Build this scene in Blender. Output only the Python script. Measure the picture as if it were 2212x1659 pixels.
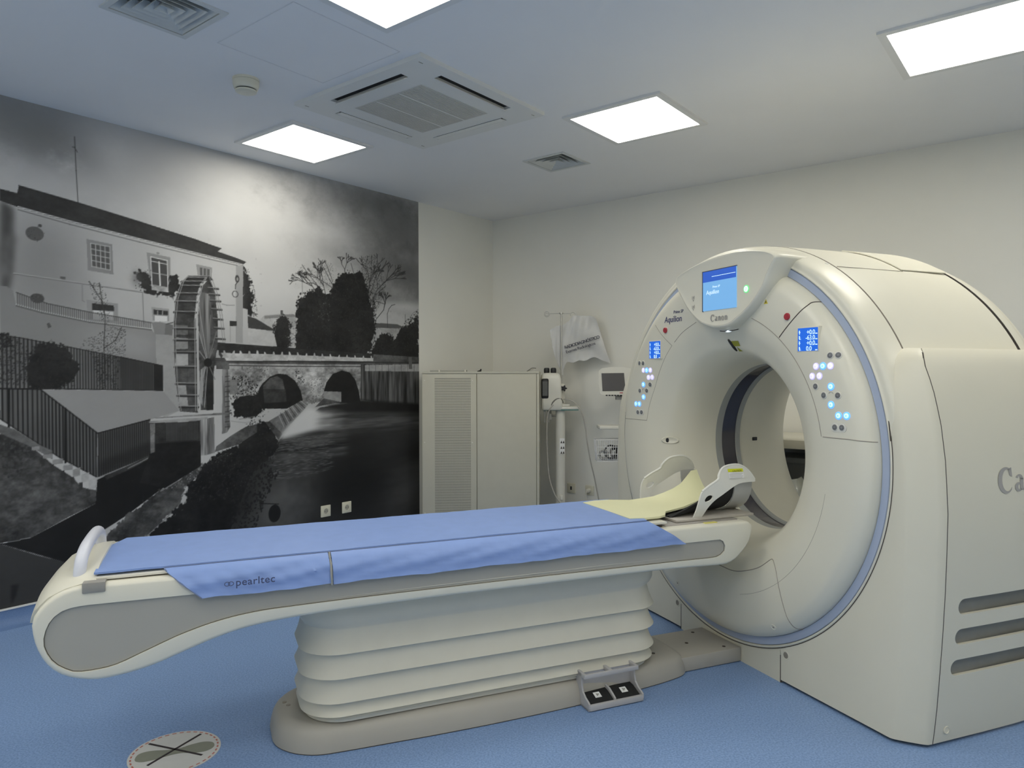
import bpy, bmesh, math, random
import numpy as np
from mathutils import Matrix, Vector

for _o in list(bpy.data.objects):
    bpy.data.objects.remove(_o, do_unlink=True)
SC = bpy.context.scene
COL = SC.collection
PI = math.pi

# ------------------------------------------------------------------ camera
EYE = 1.30                       # height of the camera above the floor
cam_d = bpy.data.cameras.new('camera')
cam_d.sensor_fit = 'HORIZONTAL'
cam_d.sensor_width = 36.0
cam_d.lens = 1555.05 / 2212 * 36.0
cam_d.clip_start = 0.05
cam_d.clip_end = 60
CAM = bpy.data.objects.new('camera', cam_d)
COL.objects.link(CAM)
_p, _r = 0.0144864, -0.0020446   # pitch (down) and roll
_R = np.array([[math.cos(_r), -math.sin(_r), 0], [math.sin(_r), math.cos(_r), 0], [0, 0, 1]]) @ \
     np.array([[1, 0, 0], [0, math.cos(_p), -math.sin(_p)], [0, math.sin(_p), math.cos(_p)]])
def _lv(v):                      # level camera axes (right, down, ahead) -> world
    return Vector((v[0], v[2], -v[1]))
_X, _Y, _Z = _lv(_R[0]), -_lv(_R[1]), -_lv(_R[2])
CAM.matrix_world = Matrix(((_X[0], _Y[0], _Z[0], 0), (_X[1], _Y[1], _Z[1], 0), (_X[2], _Y[2], _Z[2], EYE), (0, 0, 0, 1)))
SC.camera = CAM

# ------------------------------------------------------------------ world, exposure
W = bpy.data.worlds.new('world')
SC.world = W
W.use_nodes = True
W.node_tree.nodes['Background'].inputs[0].default_value = (0.8, 0.86, 1.0, 1)
W.node_tree.nodes['Background'].inputs[1].default_value = 0.02
SC.view_settings.view_transform = 'Standard'
SC.view_settings.look = 'None'
SC.view_settings.exposure = 0.45
SC.view_settings.gamma = 1.0
SC.view_settings.use_curve_mapping = False
PANEL_STRENGTH = 8.0             # emission of the ceiling light panels
PANEL_COLOR = (1.0, 0.955, 0.845)

# ------------------------------------------------------------------ frames of reference
TH = math.radians(90 - 38.367)   # room: local x runs along the mural wall, local y towards it
A_ = Vector((math.cos(TH), math.sin(TH), 0))
B_ = Vector((-math.sin(TH), math.cos(TH), 0))
WA, WB, ZC = 4.345, 5.20, 2.73   # mural wall, back wall, ceiling height
A0, B0 = -3.2, -2.8              # the walls behind the camera
def RW(a, b, z=0.0):
    return A_ * a + B_ * b + Vector((0, 0, z))
GY = math.radians(67.1026)       # scanner: local x across its face, local y into the bore
GROT = -GY
GORG = Vector((0.99133, 3.32486, 0))

# ------------------------------------------------------------------ materials
MATS = {}
def mat(name, col, rough=0.5, metal=0.0, spec=0.5, emit=None, estr=0.0, noise=0.0, nscale=40.0, bump=0.0, bscale=200.0,
        alpha=1.0, trans=0.0, coat=0.0, col2=None, detail=3.0):
    if name in MATS:
        return MATS[name]
    m = bpy.data.materials.new(name)
    m.use_nodes = True
    nt = m.node_tree
    bs = nt.nodes['Principled BSDF']
    c4 = (col[0], col[1], col[2], 1)
    bs.inputs['Base Color'].default_value = c4
    bs.inputs['Roughness'].default_value = rough
    bs.inputs['Metallic'].default_value = metal
    bs.inputs['Specular IOR Level'].default_value = spec
    bs.inputs['Alpha'].default_value = alpha
    bs.inputs['Transmission Weight'].default_value = trans
    bs.inputs['Coat Weight'].default_value = coat
    if emit:
        bs.inputs['Emission Color'].default_value = (emit[0], emit[1], emit[2], 1)
        bs.inputs['Emission Strength'].default_value = estr
    tc = nt.nodes.new('ShaderNodeTexCoord')
    if noise > 0:
        n = nt.nodes.new('ShaderNodeTexNoise')
        n.inputs['Scale'].default_value = nscale
        n.inputs['Detail'].default_value = detail
        nt.links.new(tc.outputs['Object'], n.inputs['Vector'])
        rp = nt.nodes.new('ShaderNodeValToRGB')
        rp.color_ramp.elements[0].position = 0.3
        rp.color_ramp.elements[1].position = 0.7
        d = col2 if col2 else tuple(c * (1 - noise) for c in col)
        l = tuple(min(1, c * (1 + noise)) for c in col) if not col2 else col
        rp.color_ramp.elements[0].color = (d[0], d[1], d[2], 1)
        rp.color_ramp.elements[1].color = (l[0], l[1], l[2], 1)
        nt.links.new(n.outputs['Fac'], rp.inputs['Fac'])
        nt.links.new(rp.outputs['Color'], bs.inputs['Base Color'])
    if bump > 0:
        n2 = nt.nodes.new('ShaderNodeTexNoise')
        n2.inputs['Scale'].default_value = bscale
        n2.inputs['Detail'].default_value = 2.0
        nt.links.new(tc.outputs['Object'], n2.inputs['Vector'])
        b = nt.nodes.new('ShaderNodeBump')
        b.inputs['Strength'].default_value = bump
        b.inputs['Distance'].default_value = 0.002
        nt.links.new(n2.outputs['Fac'], b.inputs['Height'])
        nt.links.new(b.outputs['Normal'], bs.inputs['Normal'])
    MATS[name] = m
    return m

WHITE_WALL = mat('painted_wall', (0.88, 0.87, 0.80), 0.75, noise=0.012, nscale=3, bump=0.15, bscale=160, spec=0.25)
CEIL = mat('painted_ceiling', (0.89, 0.89, 0.88), 0.85, noise=0.01, nscale=2, spec=0.2)
FLOOR = mat('blue_vinyl', (0.275, 0.41, 0.675), 0.42, noise=0.5, nscale=150, col2=(0.165, 0.275, 0.505), spec=0.35, bump=0.06, bscale=500, detail=1.0)
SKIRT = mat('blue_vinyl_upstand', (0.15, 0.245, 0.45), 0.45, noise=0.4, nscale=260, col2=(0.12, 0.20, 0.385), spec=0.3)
SHELL = mat('scanner_cream_shell', (0.775, 0.75, 0.63), 0.34, noise=0.008, nscale=6, spec=0.45)
SHELL2 = mat('scanner_side_shell', (0.745, 0.715, 0.59), 0.42, noise=0.008, nscale=6, bump=0.05, bscale=400, spec=0.4)
TWHITE = mat('table_white_shell', (0.765, 0.745, 0.635), 0.32, noise=0.008, nscale=6, spec=0.45)
TGREY = mat('table_grey_panel', (0.41, 0.40, 0.355), 0.42, noise=0.01, nscale=8, spec=0.4)
BASEG = mat('table_base_grey', (0.43, 0.41, 0.36), 0.45, noise=0.012, nscale=10, spec=0.4)
BELLOW = mat('bellows_vinyl', (0.675, 0.65, 0.55), 0.5, noise=0.015, nscale=14, spec=0.35)
LEDBAND = mat('blue_grey_band', (0.44, 0.51, 0.66), 0.3, noise=0.01, nscale=4)
SEAM = mat('dark_gap', (0.07, 0.06, 0.05), 0.8, noise=0.1, nscale=20)
SEAMS = mat('soft_gap', (0.34, 0.31, 0.26), 0.8, noise=0.05, nscale=20)
BLACK = mat('black_plastic', (0.012, 0.012, 0.013), 0.4, noise=0.1, nscale=30)
BLACKR = mat('black_rubber', (0.010, 0.010, 0.010), 0.75, noise=0.2, nscale=60)
WINDOW = mat('bore_window_film', (0.050, 0.045, 0.055), 0.12, spec=0.6, noise=0.2, nscale=3)
GREYRING = mat('grey_ring', (0.36, 0.37, 0.35), 0.4, noise=0.02, nscale=10)
BLUEMAT = mat('light_blue_vinyl', (0.245, 0.36, 0.69), 0.45, noise=0.03, nscale=18, spec=0.35)
CREAM = mat('cream_cushion', (0.80, 0.79, 0.50), 0.5, noise=0.01, nscale=10)
PLASTIC = mat('white_plastic', (0.76, 0.745, 0.665), 0.35, noise=0.01, nscale=12)
METAL = mat('brushed_steel', (0.55, 0.54, 0.50), 0.3, metal=0.9, noise=0.04, nscale=30)
GREYBTN = mat('grey_button', (0.17, 0.175, 0.18), 0.5, noise=0.08, nscale=60)
BLUEBTN = mat('lit_blue_button', (0.2, 0.5, 1.0), 0.4, emit=(0.08, 0.30, 1.0), estr=.85, noise=0.01)
CYANBTN = mat('lit_cyan_cap', (0.6, 0.85, 1.0), 0.4, emit=(0.50, 0.82, 1.0), estr=.60, noise=0.01)
WHITEBTN = mat('lit_white_button', (0.9, 0.88, 1.0), 0.4, emit=(0.86, 0.82, 1.0), estr=0.45, noise=0.01)
LILACBTN = mat('lit_lilac_ring', (0.7, 0.65, 0.95), 0.4, emit=(0.55, 0.50, 0.95), estr=0.35, noise=0.01)
GREENLED = mat('lit_green_button', (0.3, 0.9, 0.4), 0.4, emit=(0.10, 0.75, 0.20), estr=.45, noise=0.01)
WLED = mat('lit_white_led', (0.9, 0.95, 1.0), 0.4, emit=(0.8, 0.90, 0.95), estr=.6, noise=0.01)
SCRBLUE = mat('display_blue', (0.01, 0.04, 0.2), 0.3, emit=(0.020, 0.10, 0.50), estr=0.66, noise=0.01)
SCRLIGHT = mat('display_light_blue', (0.08, 0.2, 0.35), 0.3, emit=(0.19, 0.45, 0.80), estr=0.56, noise=0.01)
SCRMID = mat('display_mid_blue', (0.01, 0.06, 0.25), 0.3, emit=(0.012, 0.115, 0.62), estr=0.72, noise=0.01)
SCRTXT = mat('display_text', (0.6, 0.8, 0.9), 0.3, emit=(0.62, 0.85, 0.95), estr=0.6, noise=0.01)
SCRTXT2 = mat('display_pale_text', (0.5, 0.65, 0.8), 0.3, emit=(0.55, 0.68, 0.80), estr=0.62, noise=0.01)
RED = mat('red_button', (0.42, 0.035, 0.05), 0.3, noise=0.03, nscale=30)
YELLOW = mat('yellow_label', (0.62, 0.50, 0.03), 0.5, noise=0.03, nscale=30)
OLIVE = mat('olive_label', (0.34, 0.34, 0.03), 0.5, noise=0.03, nscale=30)
LOGO = mat('grey_lettering', (0.40, 0.385, 0.36), 0.6, noise=0.02)
INDIGO = mat('indigo_lettering', (0.055, 0.06, 0.16), 0.6, noise=0.02)
PAPER = mat('white_label', (0.90, 0.90, 0.88), 0.6, noise=0.01)
LAMP = mat('lit_panel', (1, 1, 1), 0.5, emit=PANEL_COLOR, estr=PANEL_STRENGTH)
FRAMEW = mat('white_enamel', (0.80, 0.80, 0.78), 0.5, noise=0.01, nscale=10)
DARKSLOT = mat('dark_slot', (0.03, 0.03, 0.03), 0.8, noise=0.1, nscale=30)
SLOTG = mat('slot_grey', (0.23, 0.23, 0.21), 0.6, noise=0.03, nscale=30)
CABINET = mat('cabinet_grey_enamel', (0.57, 0.55, 0.45), 0.5, noise=0.015, nscale=12, spec=0.4)
CREAMPL = mat('cream_plastic', (0.74, 0.71, 0.57), 0.4, noise=0.01, nscale=10)
CABLE = mat('grey_cable', (0.50, 0.48, 0.43), 0.5, noise=0.03, nscale=30)
CABLED = mat('dark_grey_cable', (0.20, 0.195, 0.17), 0.5, noise=0.03, nscale=30)

# ------------------------------------------------------------------ mesh helpers
def link(o, parent=None):
    COL.objects.link(o)
    if parent is not None:
        o.parent = parent
    return o

def tag(o, label=None, cat=None, group=None, kind=None):
    if label: o['label'] = label
    if cat: o['category'] = cat
    if group: o['group'] = group
    if kind: o['kind'] = kind
    return o

def root(name, loc, rotz, label, cat, group=None):
    o = bpy.data.objects.new(name, None)
    o.empty_display_size = 0.1
    o.location = loc
    o.rotation_euler = (0, 0, rotz)
    link(o)
    return tag(o, label, cat, group)

def mesh(name, verts, faces, m, parent=None, smooth=None, mats=None):
    me = bpy.data.meshes.new(name)
    me.from_pydata([tuple(v) for v in verts], [], [tuple(f) for f in faces])
    me.validate()
    me.update()
    return meshobj(name, me, m, parent, smooth)

def meshobj(name, me, m, parent=None, smooth=None):
    me.materials.append(m)
    if smooth is not None:
        me.shade_smooth()
        me.set_sharp_from_angle(angle=math.radians(smooth))
    o = bpy.data.objects.new(name, me)
    return link(o, parent)

def bm_obj(name, bm, m, parent=None, smooth=None):
    bmesh.ops.recalc_face_normals(bm, faces=bm.faces)
    me = bpy.data.meshes.new(name)
    bm.to_mesh(me)
    bm.free()
    return meshobj(name, me, m, parent, smooth)

def bm_box(bm, x0, x1, y0, y1, z0, z1, bevel=0.0, seg=2):
    r = bmesh.ops.create_cube(bm, size=1.0)
    vs = r['verts']
    for v in vs:
        v.co = Vector(((x0 + x1) / 2 + v.co.x * (x1 - x0), (y0 + y1) / 2 + v.co.y * (y1 - y0), (z0 + z1) / 2 + v.co.z * (z1 - z0)))
    if bevel > 0:
        es = list({e for v in vs for e in v.link_edges})
        bmesh.ops.bevel(bm, geom=es, offset=bevel, segments=seg, affect='EDGES', profile=0.5)

def box(name, x0, x1, y0, y1, z0, z1, m, parent=None, bevel=0.0, seg=2):
    bm = bmesh.new()
    bm_box(bm, x0, x1, y0, y1, z0, z1, bevel, seg)
    return bm_obj(name, bm, m, parent, 35 if bevel > 0 else None)

def boxes(name, lst, m, parent=None, bevel=0.0):
    bm = bmesh.new()
    for b in lst:
        bm_box(bm, *b, bevel)
    return bm_obj(name, bm, m, parent, 35 if bevel > 0 else None)

def ring_faces(n, m_, closed=True, flip=False):
    fs = []
    for j in range(m_ - 1):
        for i in range(n if closed else n - 1):
            k = (i + 1) % n
            f = (j * n + i, j * n + k, (j + 1) * n + k, (j + 1) * n + i)
            fs.append(f[::-1] if flip else f)
    return fs

def loft(name, sections, m, parent=None, closed=True, cap0=False, cap1=False, smooth=40):
    n = len(sections[0])
    vs = [p for s in sections for p in s]
    fs = ring_faces(n, len(sections), closed)
    if cap0: fs.append(tuple(range(n - 1, -1, -1)))
    if cap1: fs.append(tuple(range((len(sections) - 1) * n, len(sections) * n)))
    bm = bmesh.new()
    bv = [bm.verts.new(v) for v in vs]
    for f in fs:
        try: bm.faces.new([bv[i] for i in f])
        except ValueError: pass
    return bm_obj(name, bm, m, parent, smooth)

def lathe(name, prof, m, parent=None, u0=0.0, z0=0.0, seg=96, a0=0.0, a1=2 * PI, smooth=40, flip=False):
    """profile of (radius, y) turned about the local y axis through (u0, z0)"""
    full = abs(a1 - a0 - 2 * PI) < 1e-6
    n = seg if full else seg + 1
    vs = []
    for r, y in prof:
        for i in range(n):
            t = a0 + (a1 - a0) * i / seg
            vs.append((u0 + r * math.sin(t), y, z0 + r * math.cos(t)))
    return mesh(name, vs, ring_faces(n, len(prof), full, flip), m, parent, smooth)

def lathe_z(name, prof, m, parent=None, x0=0.0, y0=0.0, seg=32, smooth=40, cap=True):
    vs = []
    for r, z in prof:
        for i in range(seg):
            t = 2 * PI * i / seg
            vs.append((x0 + r * math.cos(t), y0 + r * math.sin(t), z))
    fs = ring_faces(seg, len(prof), True)
    if cap:
        fs.append(tuple(range(seg - 1, -1, -1)))
        fs.append(tuple(range((len(prof) - 1) * seg, len(prof) * seg)))
    bm = bmesh.new()
    bv = [bm.verts.new(v) for v in vs]
    for f in fs:
        try: bm.faces.new([bv[i] for i in f])
        except ValueError: pass
    return bm_obj(name, bm, m, parent, smooth)

def catmull(pts, n=8, closed=False):
    P = [Vector(p) for p in pts]
    out = []
    N = len(P)
    for i in range(N if closed else N - 1):
        g = (lambda k: P[k % N]) if closed else (lambda k: P[max(0, min(N - 1, k))])
        p0, p1, p2, p3 = g(i - 1), g(i), g(i + 1), g(i + 2)
        for j in range(n):
            t = j / n
            out.append(0.5 * ((2 * p1) + (p2 - p0) * t + (2 * p0 - 5 * p1 + 4 * p2 - p3) * t * t + (3 * p1 - p0 - 3 * p2 + p3) * t ** 3))
    if not closed:
        out.append(P[-1].copy())
    return out

def bm_tube(bm, pts, r, seg=8, closed=False, caps=True):
    P = [Vector(p) for p in pts]
    N = len(P)
    rad = r if isinstance(r, (list, tuple)) else [r] * N
    rings = []
    prev = None
    for i in range(N):
        if closed: t = P[(i + 1) % N] - P[i - 1]
        else: t = P[min(N - 1, i + 1)] - P[max(0, i - 1)]
        t.normalize()
        if prev is None:
            a = Vector((0, 0, 1)) if abs(t.z) < 0.9 else Vector((1, 0, 0))
            n1 = t.cross(a).normalized()
        else:
            n1 = (prev - t * prev.dot(t))
            n1 = n1.normalized() if n1.length > 1e-6 else t.orthogonal().normalized()
        prev = n1
        n2 = t.cross(n1)
        rings.append([bm.verts.new(P[i] + (n1 * math.cos(2 * PI * k / seg) + n2 * math.sin(2 * PI * k / seg)) * rad[i]) for k in range(seg)])
    for i in range(N if closed else N - 1):
        A, Bq = rings[i], rings[(i + 1) % N]
        for k in range(seg):
            bm.faces.new((A[k], A[(k + 1) % seg], Bq[(k + 1) % seg], Bq[k]))
    if caps and not closed:
        bm.faces.new(rings[0][::-1])
        bm.faces.new(rings[-1])

def tube(name, pts, r, m, parent=None, seg=8, closed=False, smooth=60):
    bm = bmesh.new()
    bm_tube(bm, pts, r, seg, closed)
    return bm_obj(name, bm, m, parent, smooth)

def prism(name, outline, fn0, fn1, m, parent=None, smooth=35):
    """outline of 2-D points; fn0/fn1 map (p, q) to the two 3-D faces"""
    n = len(outline)
    vs = [fn0(*p) for p in outline] + [fn1(*p) for p in outline]
    fs = [tuple(range(n)), tuple(range(2 * n - 1, n - 1, -1))]
    for i in range(n):
        k = (i + 1) % n
        fs.append((i, i + n, k + n, k))
    bm = bmesh.new()
    bv = [bm.verts.new(v) for v in vs]
    for f in fs:
        try: bm.faces.new([bv[i] for i in f])
        except ValueError: pass
    return bm_obj(name, bm, m, parent, smooth)

def sheet(name, grid, th, m, parent=None, smooth=60):
    """grid[i][j] of points -> surface with thickness th along its own normals"""
    G = [[Vector(p) for p in row] for row in grid]
    R_, C_ = len(G), len(G[0])
    def nrm(i, j):
        a = G[min(R_ - 1, i + 1)][j] - G[max(0, i - 1)][j]
        b = G[i][min(C_ - 1, j + 1)] - G[i][max(0, j - 1)]
        n = a.cross(b)
        return n.normalized() if n.length > 1e-9 else Vector((0, 0, 1))
    top = [G[i][j] for i in range(R_) for j in range(C_)]
    bot = [G[i][j] - nrm(i, j) * th for i in range(R_) for j in range(C_)]
    K = R_ * C_
    fs = []
    for i in range(R_ - 1):
        for j in range(C_ - 1):
            a, b, c, d = i * C_ + j, i * C_ + j + 1, (i + 1) * C_ + j + 1, (i + 1) * C_ + j
            fs.append((a, b, c, d)); fs.append((K + d, K + c, K + b, K + a))
    edge = [i * C_ for i in range(R_)] + [(R_ - 1) * C_ + j for j in range(1, C_)] + [i * C_ + C_ - 1 for i in range(R_ - 2, -1, -1)] + [j for j in range(C_ - 2, 0, -1)]
    for q in range(len(edge)):
        a, b = edge[q], edge[(q + 1) % len(edge)]
        fs.append((a, K + a, K + b, b))
    bm = bmesh.new()
    bv = [bm.verts.new(v) for v in top + bot]
    for f in fs:
        try: bm.faces.new([bv[i] for i in f])
        except ValueError: pass
    return bm_obj(name, bm, m, parent, smooth)

def text(name, s, size, m, mtx, parent=None, ext=0.0006, align='LEFT', shear=0.0, bold=0.0, space=1.0):
    cu = bpy.data.curves.new(name, 'FONT')
    cu.body = s
    cu.size = size
    cu.extrude = ext
    cu.offset = bold
    cu.align_x = align
    cu.shear = shear
    cu.space_character = space
    cu.resolution_u = 3
    o = bpy.data.objects.new(name, cu)
    COL.objects.link(o)
    dg = bpy.context.evaluated_depsgraph_get()
    me = bpy.data.meshes.new_from_object(o.evaluated_get(dg))
    bpy.data.objects.remove(o, do_unlink=True)
    bpy.data.curves.remove(cu)
    me.transform(mtx)
    me.name = name
    me.materials.clear()
    return meshobj(name, me, m, parent)

def frame(org, x, y, z):
    return Matrix(((x[0], y[0], z[0], org[0]), (x[1], y[1], z[1], org[1]), (x[2], y[2], z[2], org[2]), (0, 0, 0, 1)))

def face_front(x, y, z):
    """text lying in the local x-z plane, read from -y"""
    return frame((x, y, z), (1, 0, 0), (0, 0, 1), (0, -1, 0))

def copy_tree(o, parent=None):
    c = o.copy()
    COL.objects.link(c)
    c.parent = parent
    for ch in list(o.children):
        copy_tree(ch, c)
    return c

def disc_pts(cx, cz, r, n=24):
    return [(cx + r * math.cos(2 * PI * i / n), cz + r * math.sin(2 * PI * i / n)) for i in range(n)]

# ================================================================== the room
def quad_struct(name, pts, m, uvn=None):
    o = mesh(name, pts, [tuple(range(len(pts)))], m)
    return tag(o, kind='structure')

T = 0.12
def slab(name, a0, a1, b0, b1, z0, z1, m):
    vs = [RW(a, b, z) for z in (z0, z1) for a, b in ((a0, b0), (a1, b0), (a1, b1), (a0, b1))]
    fs = [(3, 2, 1, 0), (4, 5, 6, 7), (0, 1, 5, 4), (1, 2, 6, 5), (2, 3, 7, 6), (3, 0, 4, 7)]
    o = mesh(name, vs, fs, m)
    return tag(o, kind='structure')
slab('floor', A0 - T, WB + T, B0 - T, WA + T, -T, 0.0, FLOOR)
VENTS = ((1.385, 2.83, .150), (4.022, 2.795, .143))      # openings in the ceiling for the two diffusers
def ceiling_with_holes():
    aa = sorted({A0 - T, WB + T} | {a + s * h_ for a, b, h_ in VENTS for s in (-1, 1)})
    bb_ = sorted({B0 - T, WA + T} | {b + s * h_ for a, b, h_ in VENTS for s in (-1, 1)})
    bm = bmesh.new()
    vd = {}
    def V(a, b, z):
        k = (round(a, 5), round(b, 5), z)
        if k not in vd: vd[k] = bm.verts.new(RW(a, b, z))
        return vd[k]
    def hole(a, b): return any(abs(a - x) < h_ and abs(b - y) < h_ for x, y, h_ in VENTS)
    for i in range(len(aa) - 1):
        for j in range(len(bb_) - 1):
            if not hole((aa[i] + aa[i + 1]) / 2, (bb_[j] + bb_[j + 1]) / 2):
                bm.faces.new((V(aa[i], bb_[j], ZC), V(aa[i], bb_[j + 1], ZC), V(aa[i + 1], bb_[j + 1], ZC), V(aa[i + 1], bb_[j], ZC)))
            bm.faces.new((V(aa[i], bb_[j], ZC + .2), V(aa[i + 1], bb_[j], ZC + .2), V(aa[i + 1], bb_[j + 1], ZC + .2), V(aa[i], bb_[j + 1], ZC + .2)))
    for x, y, h_ in VENTS:
        q = [(x - h_, y - h_), (x + h_, y - h_), (x + h_, y + h_), (x - h_, y + h_)]
        for k in range(4):
            p0, p1 = q[k], q[(k + 1) % 4]
            bm.faces.new([bm.verts.new(RW(*p0, ZC)), bm.verts.new(RW(*p1, ZC)), bm.verts.new(RW(*p1, ZC + .2)), bm.verts.new(RW(*p0, ZC + .2))])
    me = bpy.data.meshes.new('ceiling')
    bm.to_mesh(me); bm.free()
    return tag(meshobj('ceiling', me, CEIL), kind='structure')
ceiling_with_holes()
slab('wall_left', A0 - T, WB + T, WA, WA + T, 0, ZC, WHITE_WALL)
slab('wall_back', WB, WB + T, B0 - T, WA, 0, ZC, WHITE_WALL)
slab('wall_right', A0 - T, WB + T, B0 - T, B0, 0, ZC, WHITE_WALL)
slab('wall_front', A0 - T, A0, B0, WA, 0, ZC, WHITE_WALL)

# coved vinyl upstand along the walls: section (distance from wall, height)
COVE = [(0.070, 0.0), (0.048, 0.003), (0.030, 0.012), (0.016, 0.028), (0.009, 0.048), (0.007, 0.088), (0.0, 0.088)]
def skirting(name, wall, s0, s1):
    secs = []
    for s in (s0, s1):
        secs.append([(RW(s, WA - d, z) if wall == 'A' else RW(WB - d, s, z)) for d, z in COVE])
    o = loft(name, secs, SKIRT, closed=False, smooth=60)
    tag(o, kind='structure')
    cap = [(0.011, 0.086), (0.011, 0.094), (0.0, 0.094), (0.0, 0.086)]
    secs = [[(RW(s, WA - d, z) if wall == 'A' else RW(WB - d, s, z)) for d, z in cap] for s in (s0, s1)]
    loft('cap_strip', secs, FRAMEW, parent=o, closed=True, cap0=True, cap1=True)
    return o
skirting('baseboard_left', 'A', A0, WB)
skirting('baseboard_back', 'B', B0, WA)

# ------------------------------------------------------------------ ceiling fittings
def ceil_root(name, a, b, label, cat, group=None):
    return root(name, RW(a, b, ZC), TH, label, cat, group)

def ceiling_light(a, b, label, group=None):
    r = ceil_root('ceiling_light', a, b, label, 'ceiling light', group)
    q, w, t = 0.265, 0.298, 0.012
    boxes('frame', [(-w, w, -w, -q, -t, 0), (-w, w, q, w, -t, 0), (-w, -q, -q, q, -t, 0), (q, w, -q, q, -t, 0)], FRAMEW, r)
    box('diffuser', -q, q, -q, q, -0.007, -0.002, LAMP, r)
    return r
ceiling_light(2.722, 3.793, 'bright square ceiling light panel close to the mural wall')
ceiling_light(3.637, 1.985, 'bright square ceiling light panel between the air conditioner and the scanner')
ceiling_light(3.637, 0.390, 'bright square ceiling light panel above the right end of the scanner')
ceiling_light(1.750, 1.985, 'bright square ceiling light panel between the large vent and the air conditioner')
for a, b in ((1.75, 0.39), (1.75, -1.25), (3.637, -1.25), (-0.10, 3.40), (-0.10, 1.985), (-0.10, 0.39), (-0.10, -1.25), (-1.95, 3.40), (-1.95, 1.985), (-1.95, 0.39), (-1.95, -1.25)):  # unseen panels, assumed and placed to match the room's brightness
    ceiling_light(a, b, 'assumed unseen square ceiling light panel over the part of the room away from the scanner', 'assumed light panels away from the scanner')

def ceiling_vent(a, b, w, rings, label):
    r = ceil_root('ceiling_vent', a, b, label, 'air vent')
    VM = mat('vent_aluminium', (0.66, 0.68, 0.66), 0.45, noise=0.03, nscale=20)
    t = 0.006
    fw = w * 0.14
    boxes('frame', [(-w, w, -w, -w + fw, -t, 0), (-w, w, w - fw, w, -t, 0), (-w, -w + fw, -w + fw, w - fw, -t, 0), (w - fw, w, -w + fw, w - fw, -t, 0)], VM, r)
    box('backing', -w + fw * .9, w - fw * .9, -w + fw * .9, w - fw * .9, 0.150, 0.155, DARKSLOT, r)
    for k in range(rings):
        o = (w - fw) * (1 - k / rings) - 0.003
        i = max(0.004, o - (w - fw) / rings * 1.02)
        z0, z1 = -0.003, 0.036
        if k == rings - 1: i = 0.004
        vs = []
        for (d, z) in ((o, z0), (i, z1), (i, z1 + 0.002), (o, z0 + 0.002)):
            vs += [(-d, -d, z), (d, -d, z), (d, d, z), (-d, d, z)]
        fs = ring_faces(4, 4)
        fs += [(12 + j, 12 + (j + 1) % 4, (j + 1) % 4, j) for j in range(4)]
        mesh('louver', vs, fs, VM, r)
    return r
ceiling_vent(1.385, 2.83, 0.172, 5, 'large square louvred ceiling vent above the foot end of the table')
ceiling_vent(4.022, 2.795, 0.165, 4, 'small square louvred ceiling vent between the air conditioner and the back wall')

# cassette air conditioner
r = ceil_root('air_conditioner', 2.745, 2.785, 'white square ceiling cassette air conditioner with open flaps', 'air conditioner')
w = 0.470
q = 0.250
ACM = mat('ac_white', (0.80, 0.80, 0.76), 0.45, noise=0.008, nscale=8)
ACG = mat('ac_grille', (0.62, 0.61, 0.56), 0.6, noise=0.02, nscale=300)
so0, so1, sl = 0.350, 0.398, 0.265
bm = bmesh.new()
def face_ring(bm, w):
    # panel underside with four outlet slots left open, built from strips
    z0, z1 = -0.020, 0.0
    bm_box(bm, -w, w, so1, w, z0, z1); bm_box(bm, -w, w, -w, -so1, z0, z1)
    bm_box(bm, -w, -so1, -so1, so1, z0, z1); bm_box(bm, so1, w, -so1, so1, z0, z1)
    for s in (-1, 1):
        bm_box(bm, *sorted((s * so0, s * so1)), sl, so0, z0, z1) if False else None
    bm_box(bm, -so1, -sl, so0, so1, z0, z1); bm_box(bm, sl, so1, so0, so1, z0, z1)
    bm_box(bm, -so1, -sl, -so1, -so0, z0, z1); bm_box(bm, sl, so1, -so1, -so0, z0, z1)
    bm_box(bm, -so1, -so0, sl, so0, z0, z1); bm_box(bm, -so1, -so0, -so0, -sl, z0, z1)
    bm_box(bm, so0, so1, sl, so0, z0, z1); bm_box(bm, so0, so1, -so0, -sl, z0, z1)
    bm_box(bm, -so0, so0, q, so0, z0, z1); bm_box(bm, -so0, so0, -so0, -q, z0, z1)
    bm_box(bm, -so0, -q, -q, q, z0, z1); bm_box(bm, q, so0, -q, q, z0, z1)
face_ring(bm, w)
bm_obj('panel', bm, ACM, r)
g = box('grille', -q, q, -q, q, -0.021, -0.006, ACG, r)
for k in range(40):
    y = -q + 0.012 + k * (2 * q - 0.024) / 39
    box('grille_slat', -q + 0.008, q - 0.008, y - 0.0035, y + 0.0035, -0.0232, -0.020, ACG, g)
for t_ in (-1, 1):
    box('grille_rib', -q + 0.006, q - 0.006, t_ * 0.085 - 0.003, t_ * 0.085 + 0.003, -0.0240, -0.020, ACM, g)
for ang, op in ((0, 0), (1, 1), (2, 1), (3, 0)):
    M4 = Matrix.Rotation(ang * PI / 2, 4, 'Z')
    # slot interior
    d = box('outlet', -sl, sl, so0, so1, -0.006, -0.002, DARKSLOT, r)
    d.data.transform(M4)
    vs = [(-sl + 0.008, so0 + 0.002, -0.021), (sl - 0.008, so0 + 0.002, -0.021), (sl - 0.008, so1 - (0.026 if op else 0.002), -0.016 if not op else -0.030), (-sl + 0.008, so1 - (0.026 if op else 0.002), -0.016 if not op else -0.030)]
    vs += [(x, y, z - 0.004) for x, y, z in vs]
    f = mesh('flap', vs, [(0, 1, 2, 3), (7, 6, 5, 4), (0, 4, 5, 1), (1, 5, 6, 2), (2, 6, 7, 3), (3, 7, 4, 0)], ACM, r)
    f.data.transform(M4)
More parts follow.
